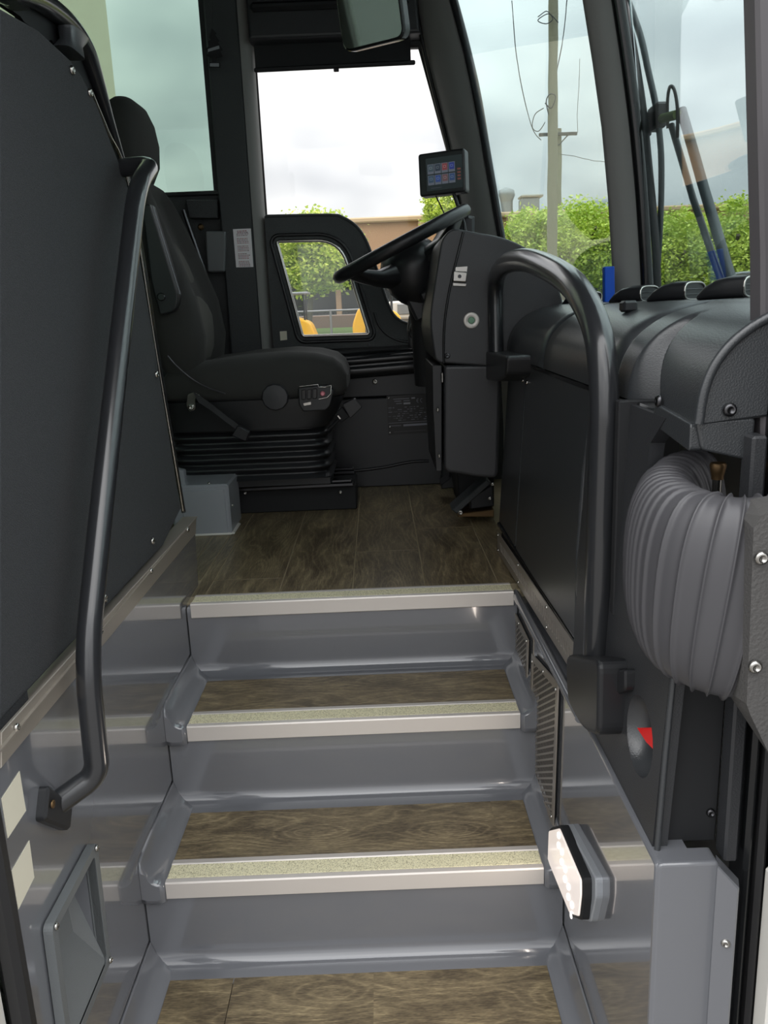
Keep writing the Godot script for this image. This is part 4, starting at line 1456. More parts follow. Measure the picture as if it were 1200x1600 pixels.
	for row in 24:
		var y := 8 + row * 7
		if row in [4, 9, 14, 19]:
			continue
		var x0 := 14 if row > 1 else 18
		var x := x0
		while x < 68 - r.randi_range(0, 14):
			var w := r.randi_range(3, 8)
			im.fill_rect(Rect2i(x, y, w, 3 if row > 1 else 4), Color(0.66, 0.36, 0.38).lerp(Color(0.45, 0.36, 0.37), r.randf()))
			x += w + 2
	s = Shape.new()
	card(s, [Vector3(-0.529, 1.019, -3.299), Vector3(-0.461, 1.019, -3.299), Vector3(-0.462, 0.879, -3.299), Vector3(-0.528, 0.88, -3.299)], 0.001)
	solo(s, "warning_sticker", print_material("sticker_print", im), "white sticker closely printed in red on the pillar", "sticker")

	# boxes behind the seat
	t = thing("wall_unit", "dark control box with a small round lamp on the wall behind the seat", "control box", Vector3(-0.66, 0.9, -3.33))
	s = Shape.new()
	s.slab(rounded([Vector2(-0.631, 1.014), Vector2(-0.554, 1.011), Vector2(-0.571, 0.865), Vector2(-0.635, 0.867)], 0.008), FZ(-3.28), 0.07, 0.006)
	part(s, "box", M.grey_plastic, t)
	s = Shape.new()
	s.slab(rounded([Vector2(-0.7, 1.132), Vector2(-0.58, 1.128), Vector2(-0.585, 1.062), Vector2(-0.692, 1.066)], 0.005), FZ(-3.31), 0.05, 0.004)
	part(s, "upper_cover", M.dark_trim, t)
	s = Shape.new()
	s.lathe([Vector2(0.012, 0), Vector2(0.012, 0.006), Vector2(0.006, 0.012)], facing(Vector3(-0.651, 1.032, -3.31), Vector3(0, 0, 1)), 14)
	part(s, "button", M.brass, t)

	# tree-shaped air freshener hanging at the pillar
	t = thing("air_freshener", "black tree-shaped air freshener card hanging on the pillar edge", "air freshener", Vector3(-0.545, 1.555, -3.25))
	var tree := [Vector2(-0.54, 1.691), Vector2(-0.525, 1.674), Vector2(-0.53, 1.67), Vector2(-0.516, 1.649), Vector2(-0.523, 1.647), Vector2(-0.507, 1.62), Vector2(-0.516, 1.618), Vector2(-0.509, 1.599), Vector2(-0.532, 1.594), Vector2(-0.533, 1.582), Vector2(-0.52, 1.579), Vector2(-0.521, 1.562), Vector2(-0.562, 1.564), Vector2(-0.558, 1.582), Vector2(-0.549, 1.582), Vector2(-0.548, 1.595), Vector2(-0.568, 1.604), Vector2(-0.558, 1.611), Vector2(-0.568, 1.624), Vector2(-0.554, 1.634), Vector2(-0.557, 1.648), Vector2(-0.547, 1.654), Vector2(-0.551, 1.663)]
	s = Shape.new()
	s.slab(tree, FZ(-3.25), 0.003)
	part(s, "card", M.black_matt, t)
	s = Shape.new()
	s.slab([Vector2(-0.559, 1.624), Vector2(-0.519, 1.634), Vector2(-0.518, 1.624), Vector2(-0.56, 1.615)], FZ(-3.249), 0.002)
	part(s, "label_band", M.grey_paint, t)
	s = Shape.new()
	s.slab([Vector2(-0.556, 1.578), Vector2(-0.524, 1.577), Vector2(-0.525, 1.566), Vector2(-0.557, 1.568)], FZ(-3.249), 0.002)
	part(s, "label_band", M.grey_paint, t)
	s = Shape.new()
	s.tube([Vector3(-0.54, 1.689, -3.25), Vector3(-0.533, 1.739, -3.25), Vector3(-0.532, 1.799, -3.25)], 0.0012, 6)
	part(s, "string", M.black_plastic, t)

	# header over the window and its roller blind
	t = thing("window_header", "black moulded header box above the driver's window", "header", Vector3(-0.1, 1.66, -3.3))
	s = Shape.new()
	s.slab([Vector2(-0.415, 1.655), Vector2(0.2, 1.655), Vector2(0.17, 2.06), Vector2(-0.415, 2.06)], FZ(-3.27), 0.09, 0.012, [], 3)
	part(s, "cover", M.black_moulding, t)
	s = Shape.new()
	s.box(Vector3(-0.12, 1.755, -3.262), Vector3(0.56, 0.03, 0.03), 0.01)
	part(s, "ridge", M.black_plastic, t)
	t = thing("roller_blind", "black roller blind pulled a little way down the driver's window", "blind", Vector3(-0.1, 1.56, -3.34))
	s = Shape.new()
	s.slab([Vector2(-0.405, 1.578), Vector2(0.165, 1.583), Vector2(0.165, 1.66), Vector2(-0.405, 1.66)], FZ(-3.338), 0.004)
	part(s, "fabric", M.black_matt, t)
	s = Shape.new()
	s.box(Vector3(-0.115, 1.574, -3.335), Vector3(0.592, 0.016, 0.012), 0.004, Basis(Vector3(0, 0, 1), 0.008))
	part(s, "pull_bar", M.black_plastic, t)
	s = Shape.new()
	s.box(Vector3(-0.11, 1.561, -3.334), Vector3(0.02, 0.012, 0.006), 0.002)
	part(s, "pull_tab", M.dark_steel, t)


# ---------------------------------------------------------------- driver's seat
func seat():
	var t := thing("driver_seat", "black cloth driver's seat on a bellows suspension base", "seat", Vector3(-0.4, 0.0, -3.0))
	var zc := -3.0
	# cushion
	var rings := []
	for q in [[-0.74, 0.50, 0.43, 0.19], [-0.70, 0.545, 0.415, 0.225], [-0.6, 0.565, 0.41, 0.24], [-0.45, 0.582, 0.405, 0.245], [-0.3, 0.588, 0.405, 0.247], [-0.21, 0.58, 0.41, 0.245], [-0.15, 0.562, 0.415, 0.24], [-0.122, 0.538, 0.425, 0.23], [-0.108, 0.505, 0.445, 0.2]]:
		var c := Vector3(q[0], (q[1] + q[2]) * 0.5, zc)
		var rg := ring(c, Vector3(0, 0, 1), Vector3.UP, q[3], (q[1] - q[2]) * 0.5, 40, 4.0)
		for k in rg.size():
			if rg[k].y > c.y:
				var dz: float = absf(rg[k].z - zc) / 0.25
				rg[k].y -= 0.022 * (1.0 - smoothstep(0.35, 0.75, dz))
		rings.append(rg)
	var s := Shape.new()
	s.loft(rings)
	part(s, "cushion", M.seat_cloth, t)
	# backrest, leaning back, with side bolsters
	rings = []
	for q in [[0.50, -0.655, 0.06, 0.21], [0.54, -0.655, 0.085, 0.232], [0.64, -0.655, 0.10, 0.25], [0.76, -0.672, 0.10, 0.25], [0.9, -0.712, 0.09, 0.24], [1.02, -0.748, 0.08, 0.22], [1.1, -0.772, 0.07, 0.2], [1.14, -0.785, 0.055, 0.18], [1.158, -0.792, 0.03, 0.15]]:
		var c := Vector3(q[1], q[0], zc)
		var rg := ring(c, Vector3(0, 0, 1), Vector3.RIGHT, q[3], q[2], 48, 3.4)
		for k in rg.size():
			if rg[k].x > c.x:
				var dz: float = absf(rg[k].z - zc) / q[3]
				rg[k].x -= 0.05 * (1.0 - smoothstep(0.5, 0.76, dz)) * smoothstep(1.15, 1.08, q[0])
		rings.append(rg)
	s = Shape.new()
	s.loft(rings)
	part(s, "backrest", M.seat_cloth, t)
	for q in [[0.56, 0.78, 0.0], [0.80, 1.03, 0.01]]:
		rings = []
		for k in 7:
			var f := k / 6.0
			var y := lerpf(q[0], q[1], f)
			var b := sin(PI * f)
			var xf := lerpf(-0.572, -0.728, clampf((y - 0.72) / 0.36, 0.0, 1.0)) - 0.026
			rings.append(ring(Vector3(xf - 0.02, y, zc), Vector3(0, 0, 1), Vector3.RIGHT, 0.085 + 0.045 * pow(b, 0.3), 0.012 + 0.016 * pow(b, 0.5), 24, 3.0))
		s = Shape.new()
		s.loft(rings)
		part(s, "back_insert", M.seat_insert, t)
	rings = []
	for q in [[1.10, -0.80, 0.03, 0.06], [1.165, -0.795, 0.05, 0.125], [1.21, -0.792, 0.065, 0.16], [1.28, -0.792, 0.07, 0.168], [1.34, -0.796, 0.066, 0.155], [1.385, -0.80, 0.052, 0.125], [1.405, -0.803, 0.03, 0.08]]:
		rings.append(ring(Vector3(q[1], q[0], zc), Vector3(0, 0, 1), Vector3.RIGHT, q[3], q[2], 32, 2.6))
	s = Shape.new()
	s.loft(rings)
	part(s, "headrest", M.seat_cloth, t)
	# folded-up armrest on the near side
	s = Shape.new()
	s.slab(rounded([Vector2(-0.71, 1.044), Vector2(-0.685, 1.051), Vector2(-0.623, 0.771), Vector2(-0.636, 0.724), Vector2(-0.689, 0.712), Vector2(-0.706, 0.818)], [0.01, 0.02, 0.02, 0.03, 0.01, 0.0]), FZ(-2.715), 0.06, 0.01, [], 3)
	var ar := part(s, "armrest", M.black_plastic, t)
	s = Shape.new()
	s.lathe([Vector2(0.013, 0), Vector2(0.013, 0.001), Vector2(0.010, 0.002)], facing(Vector3(-0.679, 0.769, -2.714), Vector3(0, 0, 1)), 16)
	part(s, "pivot_cap", M.black_gloss, ar)
	s = Shape.new()
	s.tube([Vector3(-0.685, 1.045, -2.74), Vector3(-0.655, 0.91, -2.74), Vector3(-0.625, 0.775, -2.74)], 0.004, 8)
	part(s, "edge_trim", M.dark_steel, ar)
	# belt frame on the far side of the backrest
	s = Shape.new()
	s.tube([Vector3(-0.689, 1.083, -3.2), Vector3(-0.679, 1.045, -3.2), Vector3(-0.651, 0.943, -3.2), Vector3(-0.626, 0.851, -3.2)], 0.007, 8)
	part(s, "belt_guide", M.dark_steel, t)
	# skirt and suspension
	s = Shape.new()
	rings = []
	for q in [[0.425, -0.735, -0.12, 0.235], [0.40, -0.735, -0.13, 0.232], [0.36, -0.73, -0.15, 0.225], [0.325, -0.735, -0.175, 0.22]]:
		rings.append(ring(Vector3((q[1] + q[2]) * 0.5, q[0], zc), Vector3.RIGHT, Vector3(0, 0, 1), (q[2] - q[1]) * 0.5, q[3], 40, 7.0))
	s.loft(rings)
	part(s, "side_cover", M.black_plastic, t)
	s = Shape.new()
	rings = []
	for i in 43:
		var f := i / 42.0
		var b := absf(fposmod(f * 5.0, 1.0) - 0.5) * 2.0
		var e := 0.022 * pow(b, 0.7)
		rings.append(ring(Vector3(-0.455, lerpf(0.335, 0.145, f), zc), Vector3.RIGHT, Vector3(0, 0, 1), 0.262 + e, 0.175 + e, 44, 7.0))
	s.loft(rings)
	part(s, "suspension_bellows", M.black_plastic, t)
	s = Shape.new()
	s.box(Vector3(-0.33, 0.045, -3.03), Vector3(0.465, 0.09, 0.21), 0.004)
	part(s, "pedestal", M.black_matt, t)
	s = Shape.new()
	s.box(Vector3(-0.43, 0.128, zc), Vector3(0.50, 0.03, 0.32), 0.004)
	part(s, "base_frame", M.black_plastic, t)
	for z in [-2.905, -3.13]:
		s = Shape.new()
		s.box(Vector3(-0.32, 0.098, z), Vector3(0.43, 0.014, 0.03), 0.003, Basis(Vector3(0, 0, 1), 0.01))
		s.box(Vector3(-0.16, 0.113, z), Vector3(0.10, 0.012, 0.022), 0.003, Basis(Vector3(0, 0, 1), 0.01))
		part(s, "slide_rail", M.dark_steel, t)
	for p in [Vector3(-0.493, 0.086, -2.885), Vector3(-0.153, 0.075, -2.885), Vector3(-0.275, 0.129, -2.885)]:
		screw(t, p, Vector3(0, 0, 1), 0.006)
	# controls
	s = Shape.new()
	s.lathe([Vector2(0.04, -0.01), Vector2(0.045, 0.0), Vector2(0.045, 0.016), Vector2(0.041, 0.022), Vector2(0.01, 0.024)], facing(Vector3(-0.345, 0.435, -2.765), Vector3(0, 0, 1)), 12, false)
	part(s, "height_knob", M.black_moulding, t)
	s = Shape.new()
	s.slab(rounded([Vector2(-0.266, 0.463), Vector2(-0.166, 0.47), Vector2(-0.148, 0.45), Vector2(-0.164, 0.4), Vector2(-0.179, 0.386), Vector2(-0.254, 0.385), Vector2(-0.267, 0.409)], 0.006), FZ(-2.735), 0.045, 0.005, [], 2)
	var cb := part(s, "control_box", M.black_plastic, t)
	for k in 3:
		s = Shape.new()
		s.slab(rounded([Vector2(-0.255, 0.457), Vector2(-0.24, 0.459), Vector2(-0.242, 0.425), Vector2(-0.257, 0.424)], 0.005), Transform3D(Basis(), Vector3(0.0185 * k, 0.0009 * k, -2.729)), 0.006, 0.002)
		part(s, "rocker_switch", M.black_gloss, cb)
	s = Shape.new()
	s.lathe([Vector2(0.0085, 0), Vector2(0.0085, 0.006), Vector2(0.005, 0.011)], facing(Vector3(-0.186, 0.442, -2.734), Vector3(0, 0, 1)), 14)
	part(s, "push_button", M.pink_lens, cb)
	s = Shape.new()
	s.tube([Vector3(-0.26, 0.468, -2.731), Vector3(-0.199, 0.472, -2.731), Vector3(-0.198, 0.464, -2.731), Vector3(-0.177, 0.463, -2.731), Vector3(-0.157, 0.468, -2.731), Vector3(-0.159, 0.441, -2.731), Vector3(-0.172, 0.429, -2.731), Vector3(-0.2, 0.424, -2.731)], 0.002, 6)
	part(s, "chrome_outline", M.steel, cb)
	s = Shape.new()
	s.slab([Vector2(-0.251, 0.413), Vector2(-0.226, 0.417), Vector2(-0.226, 0.408), Vector2(-0.25, 0.405)], FZ(-2.729), 0.003)
	part(s, "bright_strip", M.steel, cb)
	# belt anchor, belt and buckle
	s = Shape.new()
	s.slab(rounded([Vector2(-0.627, 0.459), Vector2(-0.605, 0.466), Vector2(-0.585, 0.453), Vector2(-0.603, 0.445), Vector2(-0.604, 0.408), Vector2(-0.626, 0.4), Vector2(-0.634, 0.422)], 0.008), FZ(-2.72), 0.006, 0.001)
	var an := part(s, "belt_anchor", M.steel, t)
	screw(an, Vector3(-0.618, 0.417, -2.719), Vector3(0, 0, 1), 0.01, M.steel, "bolt")
	s = Shape.new()
	rings = []
	for p in spline([Vector3(-0.599, 0.45, -2.715), Vector3(-0.552, 0.415, -2.715), Vector3(-0.509, 0.377, -2.715), Vector3(-0.47, 0.344, -2.715), Vector3(-0.45, 0.326, -2.715)], 5):
		rings.append([p + Vector3(-0.008, 0.018, 0.0), p + Vector3(0.008, -0.018, 0.006), p + Vector3(0.007, -0.019, 0.003), p + Vector3(-0.009, 0.017, -0.003)])
	s.loft(rings, true, true, false)
	part(s, "belt_strap", M.black_matt, t)
	s = Shape.new()
	s.slab(rounded([Vector2(-0.468, 0.353), Vector2(-0.43, 0.33), Vector2(-0.445, 0.297), Vector2(-0.492, 0.32)], 0.006), FZ(-2.7), 0.025, 0.004)
	part(s, "buckle", M.black_plastic, t)
	s = Shape.new()
	s.tube(spline([Vector3(-0.684, 0.584, -2.74), Vector3(-0.658, 0.55, -2.74), Vector3(-0.612, 0.506, -2.74), Vector3(-0.562, 0.475, -2.74), Vector3(-0.507, 0.454, -2.74)], 5), 0.0025, 6)
	part(s, "cable", M.dark_steel, t)
	# the buckle stalk at the seat front
	t = thing("belt_latch", "small square black belt latch hanging at the front of the driver's seat", "belt latch", Vector3(-0.108, 0.35, -2.85))
	s = Shape.new()
	s.slab(rounded([Vector2(-0.128, 0.391), Vector2(-0.085, 0.411), Vector2(-0.06, 0.379), Vector2(-0.104, 0.341)], 0.006), FZ(-2.845), 0.03, 0.006, [], 2)
	part(s, "latch_body", M.black_plastic, t)
	s = Shape.new()
	s.slab(rounded([Vector2(-0.159, 0.357), Vector2(-0.129, 0.382), Vector2(-0.106, 0.346), Vector2(-0.136, 0.327)], 0.004), FZ(-2.855), 0.02, 0.004)
	s.tube([Vector3(-0.142, 0.339, -2.86), Vector3(-0.201, 0.286, -2.86)], 0.006, 8)
	part(s, "stalk", M.black_matt, t)
	s = Shape.new()
	s.box(Vector3(-0.142, 0.347, -2.852), Vector3(0.006, 0.016, 0.003), 0.001, Basis(Vector3(0, 0, 1), 0.6))
	part(s, "metal_tongue", M.steel, t)

	# grey cover box on the floor
	t = thing("floor_box", "grey sheet-metal cover box on the floor behind the partition", "cover box", Vector3(-0.58, 0.0, -2.74))
	s = Shape.new()
	s.box(Vector3(-0.60, 0.085, -2.74), Vector3(0.19, 0.17, 0.2), 0.006)
	part(s, "box", M.grey_paint, t)
	s = Shape.new()
	s.slab(rect(-0.66, 0.006, -0.517, 0.155), FZ(-2.634), 0.006, 0.003)
	part(s, "front_cover", M.grey_paint, t)
	s = Shape.new()
	s.slab(rounded([Vector2(-0.674, 0.223), Vector2(-0.649, 0.216), Vector2(-0.649, 0.173), Vector2(-0.627, 0.163), Vector2(-0.63, 0.131), Vector2(-0.683, 0.133)], 0.004), FZ(-2.66), 0.03, 0.004)
	part(s, "upstand", M.grey_paint, t)
	s = Shape.new()
	s.box(Vector3(-0.585, 0.004, -2.635), Vector3(0.16, 0.008, 0.012), 0.003)
	s.box(Vector3(-0.502, 0.004, -2.70), Vector3(0.012, 0.008, 0.13), 0.003)
	part(s, "sealant", M.white_paint, t)
	screw(t, Vector3(-0.57, 0.171, -2.66), Vector3.UP, 0.006)
	screw(t, Vector3(-0.504, 0.09, -2.68), Vector3.RIGHT, 0.005)


# ---------------------------------------------------------------- steering wheel and instrument housing
func wheel():
	var c := Vector3(0.093, 0.912, -2.9)
	var n := Vector3(-0.419, 0.908, 0.044).normalized()
	var e := Vector3(0.908, 0.419, 0).normalized()
	var f := e.cross(n).normalized()
	var t := thing("steering_wheel", "large black bus steering wheel seen from its edge", "steering wheel", c - n * 0.3)
	var s := Shape.new()
	var rim := []
	for k in 65:
		var a := TAU * k / 64
		rim.append(c + e * cos(a) * 0.234 + f * sin(a) * 0.234)
	s.tube(rim, 0.0215, 14, 1.0, n, false)
	part(s, "rim", M.black_plastic, t)
	for a in [0.62, 2.52, 3.76, 5.66]:
		var d := e * cos(a) + f * sin(a)
		var sd := n.cross(d)
		var rings := []
		for q in [[0.238, -0.004, 0.036, 0.014], [0.205, -0.03, 0.038, 0.018], [0.15, -0.062, 0.042, 0.024], [0.09, -0.08, 0.05, 0.04], [0.03, -0.08, 0.05, 0.045]]:
			rings.append(ring(c + d * q[0] + n * q[1], sd, n, q[2], q[3], 16, 3.0))
		s = Shape.new()
		s.loft(rings)
		part(s, "spoke", M.black_plastic, t)
	s = Shape.new()
	var fr := Transform3D(Basis(e, n, e.cross(n)), c)
	s.lathe([Vector2(0.06, -0.2), Vector2(0.085, -0.17), Vector2(0.105, -0.13), Vector2(0.11, -0.09), Vector2(0.105, -0.05), Vector2(0.08, -0.012), Vector2(0.01, -0.004)], fr, 24)
	part(s, "hub", M.black_plastic, t)
	s = Shape.new()
	s.box(c - n * 0.19 - e * 0.012, Vector3(0.11, 0.12, 0.11), 0.008, Basis(e, n, e.cross(n)))
	var col := part(s, "column_shroud", M.black_moulding, t)
	s = Shape.new()
	s.box(c - n * 0.21 + e * 0.02 + f * 0.05, Vector3(0.085, 0.09, 0.12), 0.006, Basis(e, n, e.cross(n)))
	part(s, "switch_block", M.black_plastic, col)
	s = Shape.new()
	s.tube([c - n * 0.1, Vector3(0.165, 0.661, -2.95), Vector3(0.174, 0.437, -2.98)], 0.045, 16)
	part(s, "column", M.black_matt, t)
	# ignition housing beside the column
	t = thing("cup_shaped_socket", "black oval switch socket on the column foot below the steering wheel", "switch socket", Vector3(0.14, 0.571, -3.05))
	s = Shape.new()
	s.slab(rounded([Vector2(0.121, 0.684), Vector2(0.16, 0.687), Vector2(0.179, 0.626), Vector2(0.182, 0.557), Vector2(0.117, 0.56), Vector2(0.11, 0.628)], 0.015), FZ(-3.05), 0.06, 0.012, [], 3)
	part(s, "housing", M.black_moulding, t)
	s = Shape.new()
	var ov := ring(Vector3(0.142, 0.623, -3.047), Vector3.RIGHT, Vector3.UP, 0.022, 0.03, 24)
	ov.append(ov[0])
	s.tube(ov, 0.005, 8)
	part(s, "oval_rim", M.black_gloss, t)

	# instrument housing, its flat side towards the entrance
	t = thing("instrument_housing", "tall black instrument housing beside the steering wheel with latch and lock", "instrument housing", Vector3(0.27, 0.2, -2.7))
	var o := rounded([Vector2(0.19, 0.889), Vector2(0.219, 0.915), Vector2(0.376, 0.882), Vector2(0.46, 0.835), Vector2(0.514, 0.761), Vector2(0.537, 0.672)] + [Vector2(0.43, 0.58), Vector2(0.345, 0.53), Vector2(0.165, 0.55), Vector2(0.149, 0.67)], [0.03, 0.04, 0.05, 0.06, 0.06, 0.03, 0.02, 0.02, 0.02, 0.05], 4)
	s = Shape.new()
	s.slab(o, FZ(-2.4), 0.55, 0.012, [], 4)
	part(s, "body", M.black_moulding, t)
	s = Shape.new()
	s.tube(spline([Vector3(0.25, 0.902, -2.397), Vector3(0.235, 0.848, -2.397), Vector3(0.21, 0.755, -2.397), Vector3(0.194, 0.668, -2.397), Vector3(0.189, 0.597, -2.397), Vector3(0.189, 0.547, -2.397)], 4), 0.0035, 6)
	part(s, "seam", M.black_gloss, t)
	s = Shape.new()
	s.slab(rounded([Vector2(0.189, 0.541), Vector2(0.355, 0.536), Vector2(0.342, 0.203), Vector2(0.279, 0.209), Vector2(0.236, 0.219), Vector2(0.183, 0.229)], [0.014, 0.014, 0.02, 0.04, 0.04, 0.02]), FZ(-2.402), 0.4, 0.01, [], 3)
	var dr := part(s, "lower_door", M.black_moulding, t)
	s = Shape.new()
	s.slab(rounded([Vector2(0.156, 0.542), Vector2(0.184, 0.541), Vector2(0.177, 0.229), Vector2(0.16, 0.23), Vector2(0.155, 0.416)], 0.003), FZ(-2.415), 0.35, 0.004)
	part(s, "side_strip", M.black_plastic, t)
	for q in [[Vector3(0.183, 0.507, -2.4), 0.03], [Vector3(0.168, 0.415, -2.4), 0.012], [Vector3(0.169, 0.279, -2.4), 0.012]]:
		s = Shape.new()
		s.box(q[0], Vector3(0.006, q[1], 0.01), 0.002)
		part(s, "hinge", M.steel, dr)
	# latch plate
	s = Shape.new()
	s.slab([Vector2(0.226, 0.811), Vector2(0.261, 0.812), Vector2(0.259, 0.796), Vector2(0.225, 0.799)], FZ(-2.396), 0.006, 0.001)
	s.slab([Vector2(0.22, 0.8), Vector2(0.259, 0.795), Vector2(0.255, 0.769), Vector2(0.218, 0.772)], FZ(-2.39), 0.012, 0.002)
	s.slab([Vector2(0.218, 0.769), Vector2(0.257, 0.765), Vector2(0.255, 0.757), Vector2(0.218, 0.76)], FZ(-2.396), 0.006, 0.001)
	var la := part(s, "latch", M.steel, t)
	s = Shape.new()
	s.lathe([Vector2(0.005, 0), Vector2(0.005, 0.003), Vector2(0.003, 0.003), Vector2(0.0028, 0.0005)], facing(Vector3(0.237, 0.785, -2.389), Vector3(0, 0, 1)), 14)
	part(s, "keyhole", M.dark_steel, la)
	s = Shape.new()
	s.lathe([Vector2(0.0225, 0), Vector2(0.0225, 0.003), Vector2(0.02, 0.0045), Vector2(0.0105, 0.0045), Vector2(0.0095, 0.003)], facing(Vector3(0.269, 0.664, -2.398), Vector3(0, 0, 1)), 28)
	var lk := part(s, "lock_badge", M.aluminium, t)
	s = Shape.new()
	s.lathe([Vector2(0.0098, 0), Vector2(0.0098, 0.0035), Vector2(0.006, 0.004)], facing(Vector3(0.269, 0.664, -2.397), Vector3(0, 0, 1)), 20)
	var gm := mat("green_lens", Color(0.45, 0.6, 0.5), 0.25)
	part(s, "green_centre", gm, lk)
	screw(t, Vector3(0.199, 0.568, -2.399), Vector3(0, 0, 1), 0.008, M.dark_steel)
	s = Shape.new()
	s.slab([Vector2(0.253, 1.011), Vector2(0.342, 0.992), Vector2(0.34, 0.865), Vector2(0.228, 0.88)], FZ(-2.9), 0.2, 0.01)
	part(s, "instrument_hood", M.black_plastic, t)
	s = Shape.new()
	s.slab([Vector2(0.213, 0.916), Vector2(0.238, 0.915), Vector2(0.215, 0.822), Vector2(0.195, 0.823)], FZ(-2.75), 0.15, 0.004)
	part(s, "switch_panel", M.black_gloss, t)


# ---------------------------------------------------------------- screen, mirror, pedals
func cab_details():
	var c: Vector3 = Vector3(0.23, 1.124, -2.85)
	var n := Vector3(-0.36, 0.03, 0.93).normalized()
	var ux := Vector3.UP.cross(n).normalized()
	ux = (ux + Vector3(0, 0.03, 0)).normalized()
	var uy := n.cross(ux).normalized()
	var fr := Transform3D(Basis(ux, uy, n), c)
	var t := thing("display_screen", "small black touch display with eight coloured icons near the steering wheel", "screen", c)
	var s := Shape.new()
	s.slab(rounded(rect(-0.078, -0.066, 0.078, 0.066), 0.01), fr, 0.045, 0.006, [], 3)
	part(s, "housing", M.black_plastic, t)
	var im := plain_texture(192, 160, Color(0.05, 0.055, 0.09))
	var cols := [Color(0.2, 0.24, 0.28), Color(0.12, 0.14, 0.2), Color(0.42, 0.18, 0.2), Color(0.12, 0.15, 0.42), Color(0.16, 0.22, 0.3), Color(0.13, 0.2, 0.42), Color(0.33, 0.22, 0.24), Color(0.13, 0.2, 0.36)]
	for k in 8:
		var x := 8 + (k % 4) * 37
		var y := 30 + (k / 4) * 54
		im.fill_rect(Rect2i(x, y, 34, 48), Color(0.32, 0.33, 0.38))
		im.fill_rect(Rect2i(x + 4, y + 3, 27, 33), cols[k])
		im.fill_rect(Rect2i(x + 10, y + 12, 14, 12), cols[k].lightened(0.22))
		im.fill_rect(Rect2i(x + 13, y + 15, 8, 6), cols[k].darkened(0.3))
	for k in 4:
		im.fill_rect(Rect2i(164, 64 + k * 16, 18, 9), Color(0.36, 0.17, 0.15))
	im.fill_rect(Rect2i(20, 146, 60, 3), Color(0.2, 0.2, 0.24))
	var sm := print_material("screen_print", im, 0.12)
	sm.emission_enabled = true
	sm.emission_texture = sm.albedo_texture
	sm.emission_operator = BaseMaterial3D.EMISSION_OP_MULTIPLY
	sm.emission = Color.WHITE
	sm.emission_energy_multiplier = 0.35
	s = Shape.new()
	card(s, [fr * Vector3(-0.052, 0.048, 0.0012), fr * Vector3(0.07, 0.048, 0.0012), fr * Vector3(0.07, -0.052, 0.0012), fr * Vector3(-0.052, -0.052, 0.0012)], 0.001)
	part(s, "screen", sm, t)
	s = Shape.new()
	s.tube([fr * Vector3(0.03, -0.06, -0.02), fr * Vector3(0.06, -0.16, -0.03), fr * Vector3(0.07, -0.24, -0.03)], 0.006, 8)
	s.tube(spline([fr * Vector3(-0.03, -0.063, -0.02), fr * Vector3(-0.015, -0.1, -0.03), fr * Vector3(0.01, -0.16, -0.03)], 5), 0.0025, 6)
	part(s, "stalk", M.black_plastic, t)

	# interior mirror
	c = Vector3(0.026, 1.415, -2.3)
	n = Vector3(-0.52, -0.2, 0.83).normalized()
	ux = Vector3(0.8, 0.0, 0.55)
	ux = (ux - n * ux.dot(n)).normalized()
	uy = n.cross(ux)
	fr = Transform3D(Basis(ux, uy, n), c)
	t = thing("interior_mirror", "rounded rear-view mirror hanging at the top beside the grey curved pillar", "mirror", c)
	var o := rounded([Vector2(-0.108, -0.063), Vector2(0.08, -0.063), Vector2(0.079, 0.06), Vector2(-0.107, 0.075)], 0.03, 6)
	s = Shape.new()
	s.slab(o, fr, 0.03, 0.008, [], 3)
	part(s, "housing", M.black_gloss, t)
	s = Shape.new()
	s.slab(Shape.inset(Shape.ccw(o), 0.007), Transform3D(fr.basis, c + n * 0.001), 0.002)
	part(s, "mirror_glass", M.mirror_glass, t)
	s = Shape.new()
	s.tube([c - n * 0.025 + uy * 0.03, c - n * 0.06 + uy * 0.12, Vector3(c.x + 0.05, 2.06, c.z - 0.1)], 0.011, 10)
	part(s, "arm", M.black_plastic, t)

	# accelerator pedal
	t = thing("accelerator_pedal", "black slanted accelerator pedal at the foot of the side panel", "pedal", Vector3(0.33, 0.0, -2.66))
	s = Shape.new()
	s.slab([Vector2(0.222, 0.058), Vector2(0.336, 0.154), Vector2(0.352, 0.142), Vector2(0.238, 0.044)], FZ(-2.62), 0.09, 0.003)
	part(s, "plate", M.dark_trim, t)
	s = Shape.new()
	s.slab([Vector2(0.284, 0.09), Vector2(0.358, 0.136), Vector2(0.362, 0.061), Vector2(0.284, 0.053)], FZ(-2.635), 0.06, 0.004)
	part(s, "bracket", M.black_plastic, t)
	s = Shape.new()
	s.slab([Vector2(0.244, 0.042), Vector2(0.361, 0.05), Vector2(0.361, 0.026), Vector2(0.243, 0.031)], FZ(-2.63), 0.08, 0.002)
	part(s, "base_plate", M.brass, t)
	screw(t, Vector3(0.249, 0.049, -2.617), Vector3(0, 0, 1), 0.009)
	screw(t, Vector3(0.354, 0.139, -2.617), Vector3(0, 0, 1), 0.006)
	screw(t, Vector3(0.345, 0.092, -2.617), Vector3(0, 0, 1), 0.006)
	t = thing("brake_pedal", "black pedal bracket in the shade under the instrument housing", "pedal", Vector3(0.25, 0.0, -3.0))
	s = Shape.new()
	s.slab([Vector2(0.216, 0.067), Vector2(0.255, 0.095), Vector2(0.269, 0.089), Vector2(0.273, 0.053), Vector2(0.216, 0.05)], FZ(-2.98), 0.1, 0.003)
	part(s, "plate", M.black_plastic, t)
	s = Shape.new()
	s.tube([Vector3(0.256, 0.078, -3), Vector3(0.273, 0.198, -3)], 0.012, 8)
	part(s, "arm", M.black_matt, t)
	s = Shape.new()
	s.slab([Vector2(0.253, 0.163), Vector2(0.379, 0.158), Vector2(0.378, 0.035), Vector2(0.268, 0.017), Vector2(0.256, 0.085)], FZ(-2.75), 0.3, 0.004)
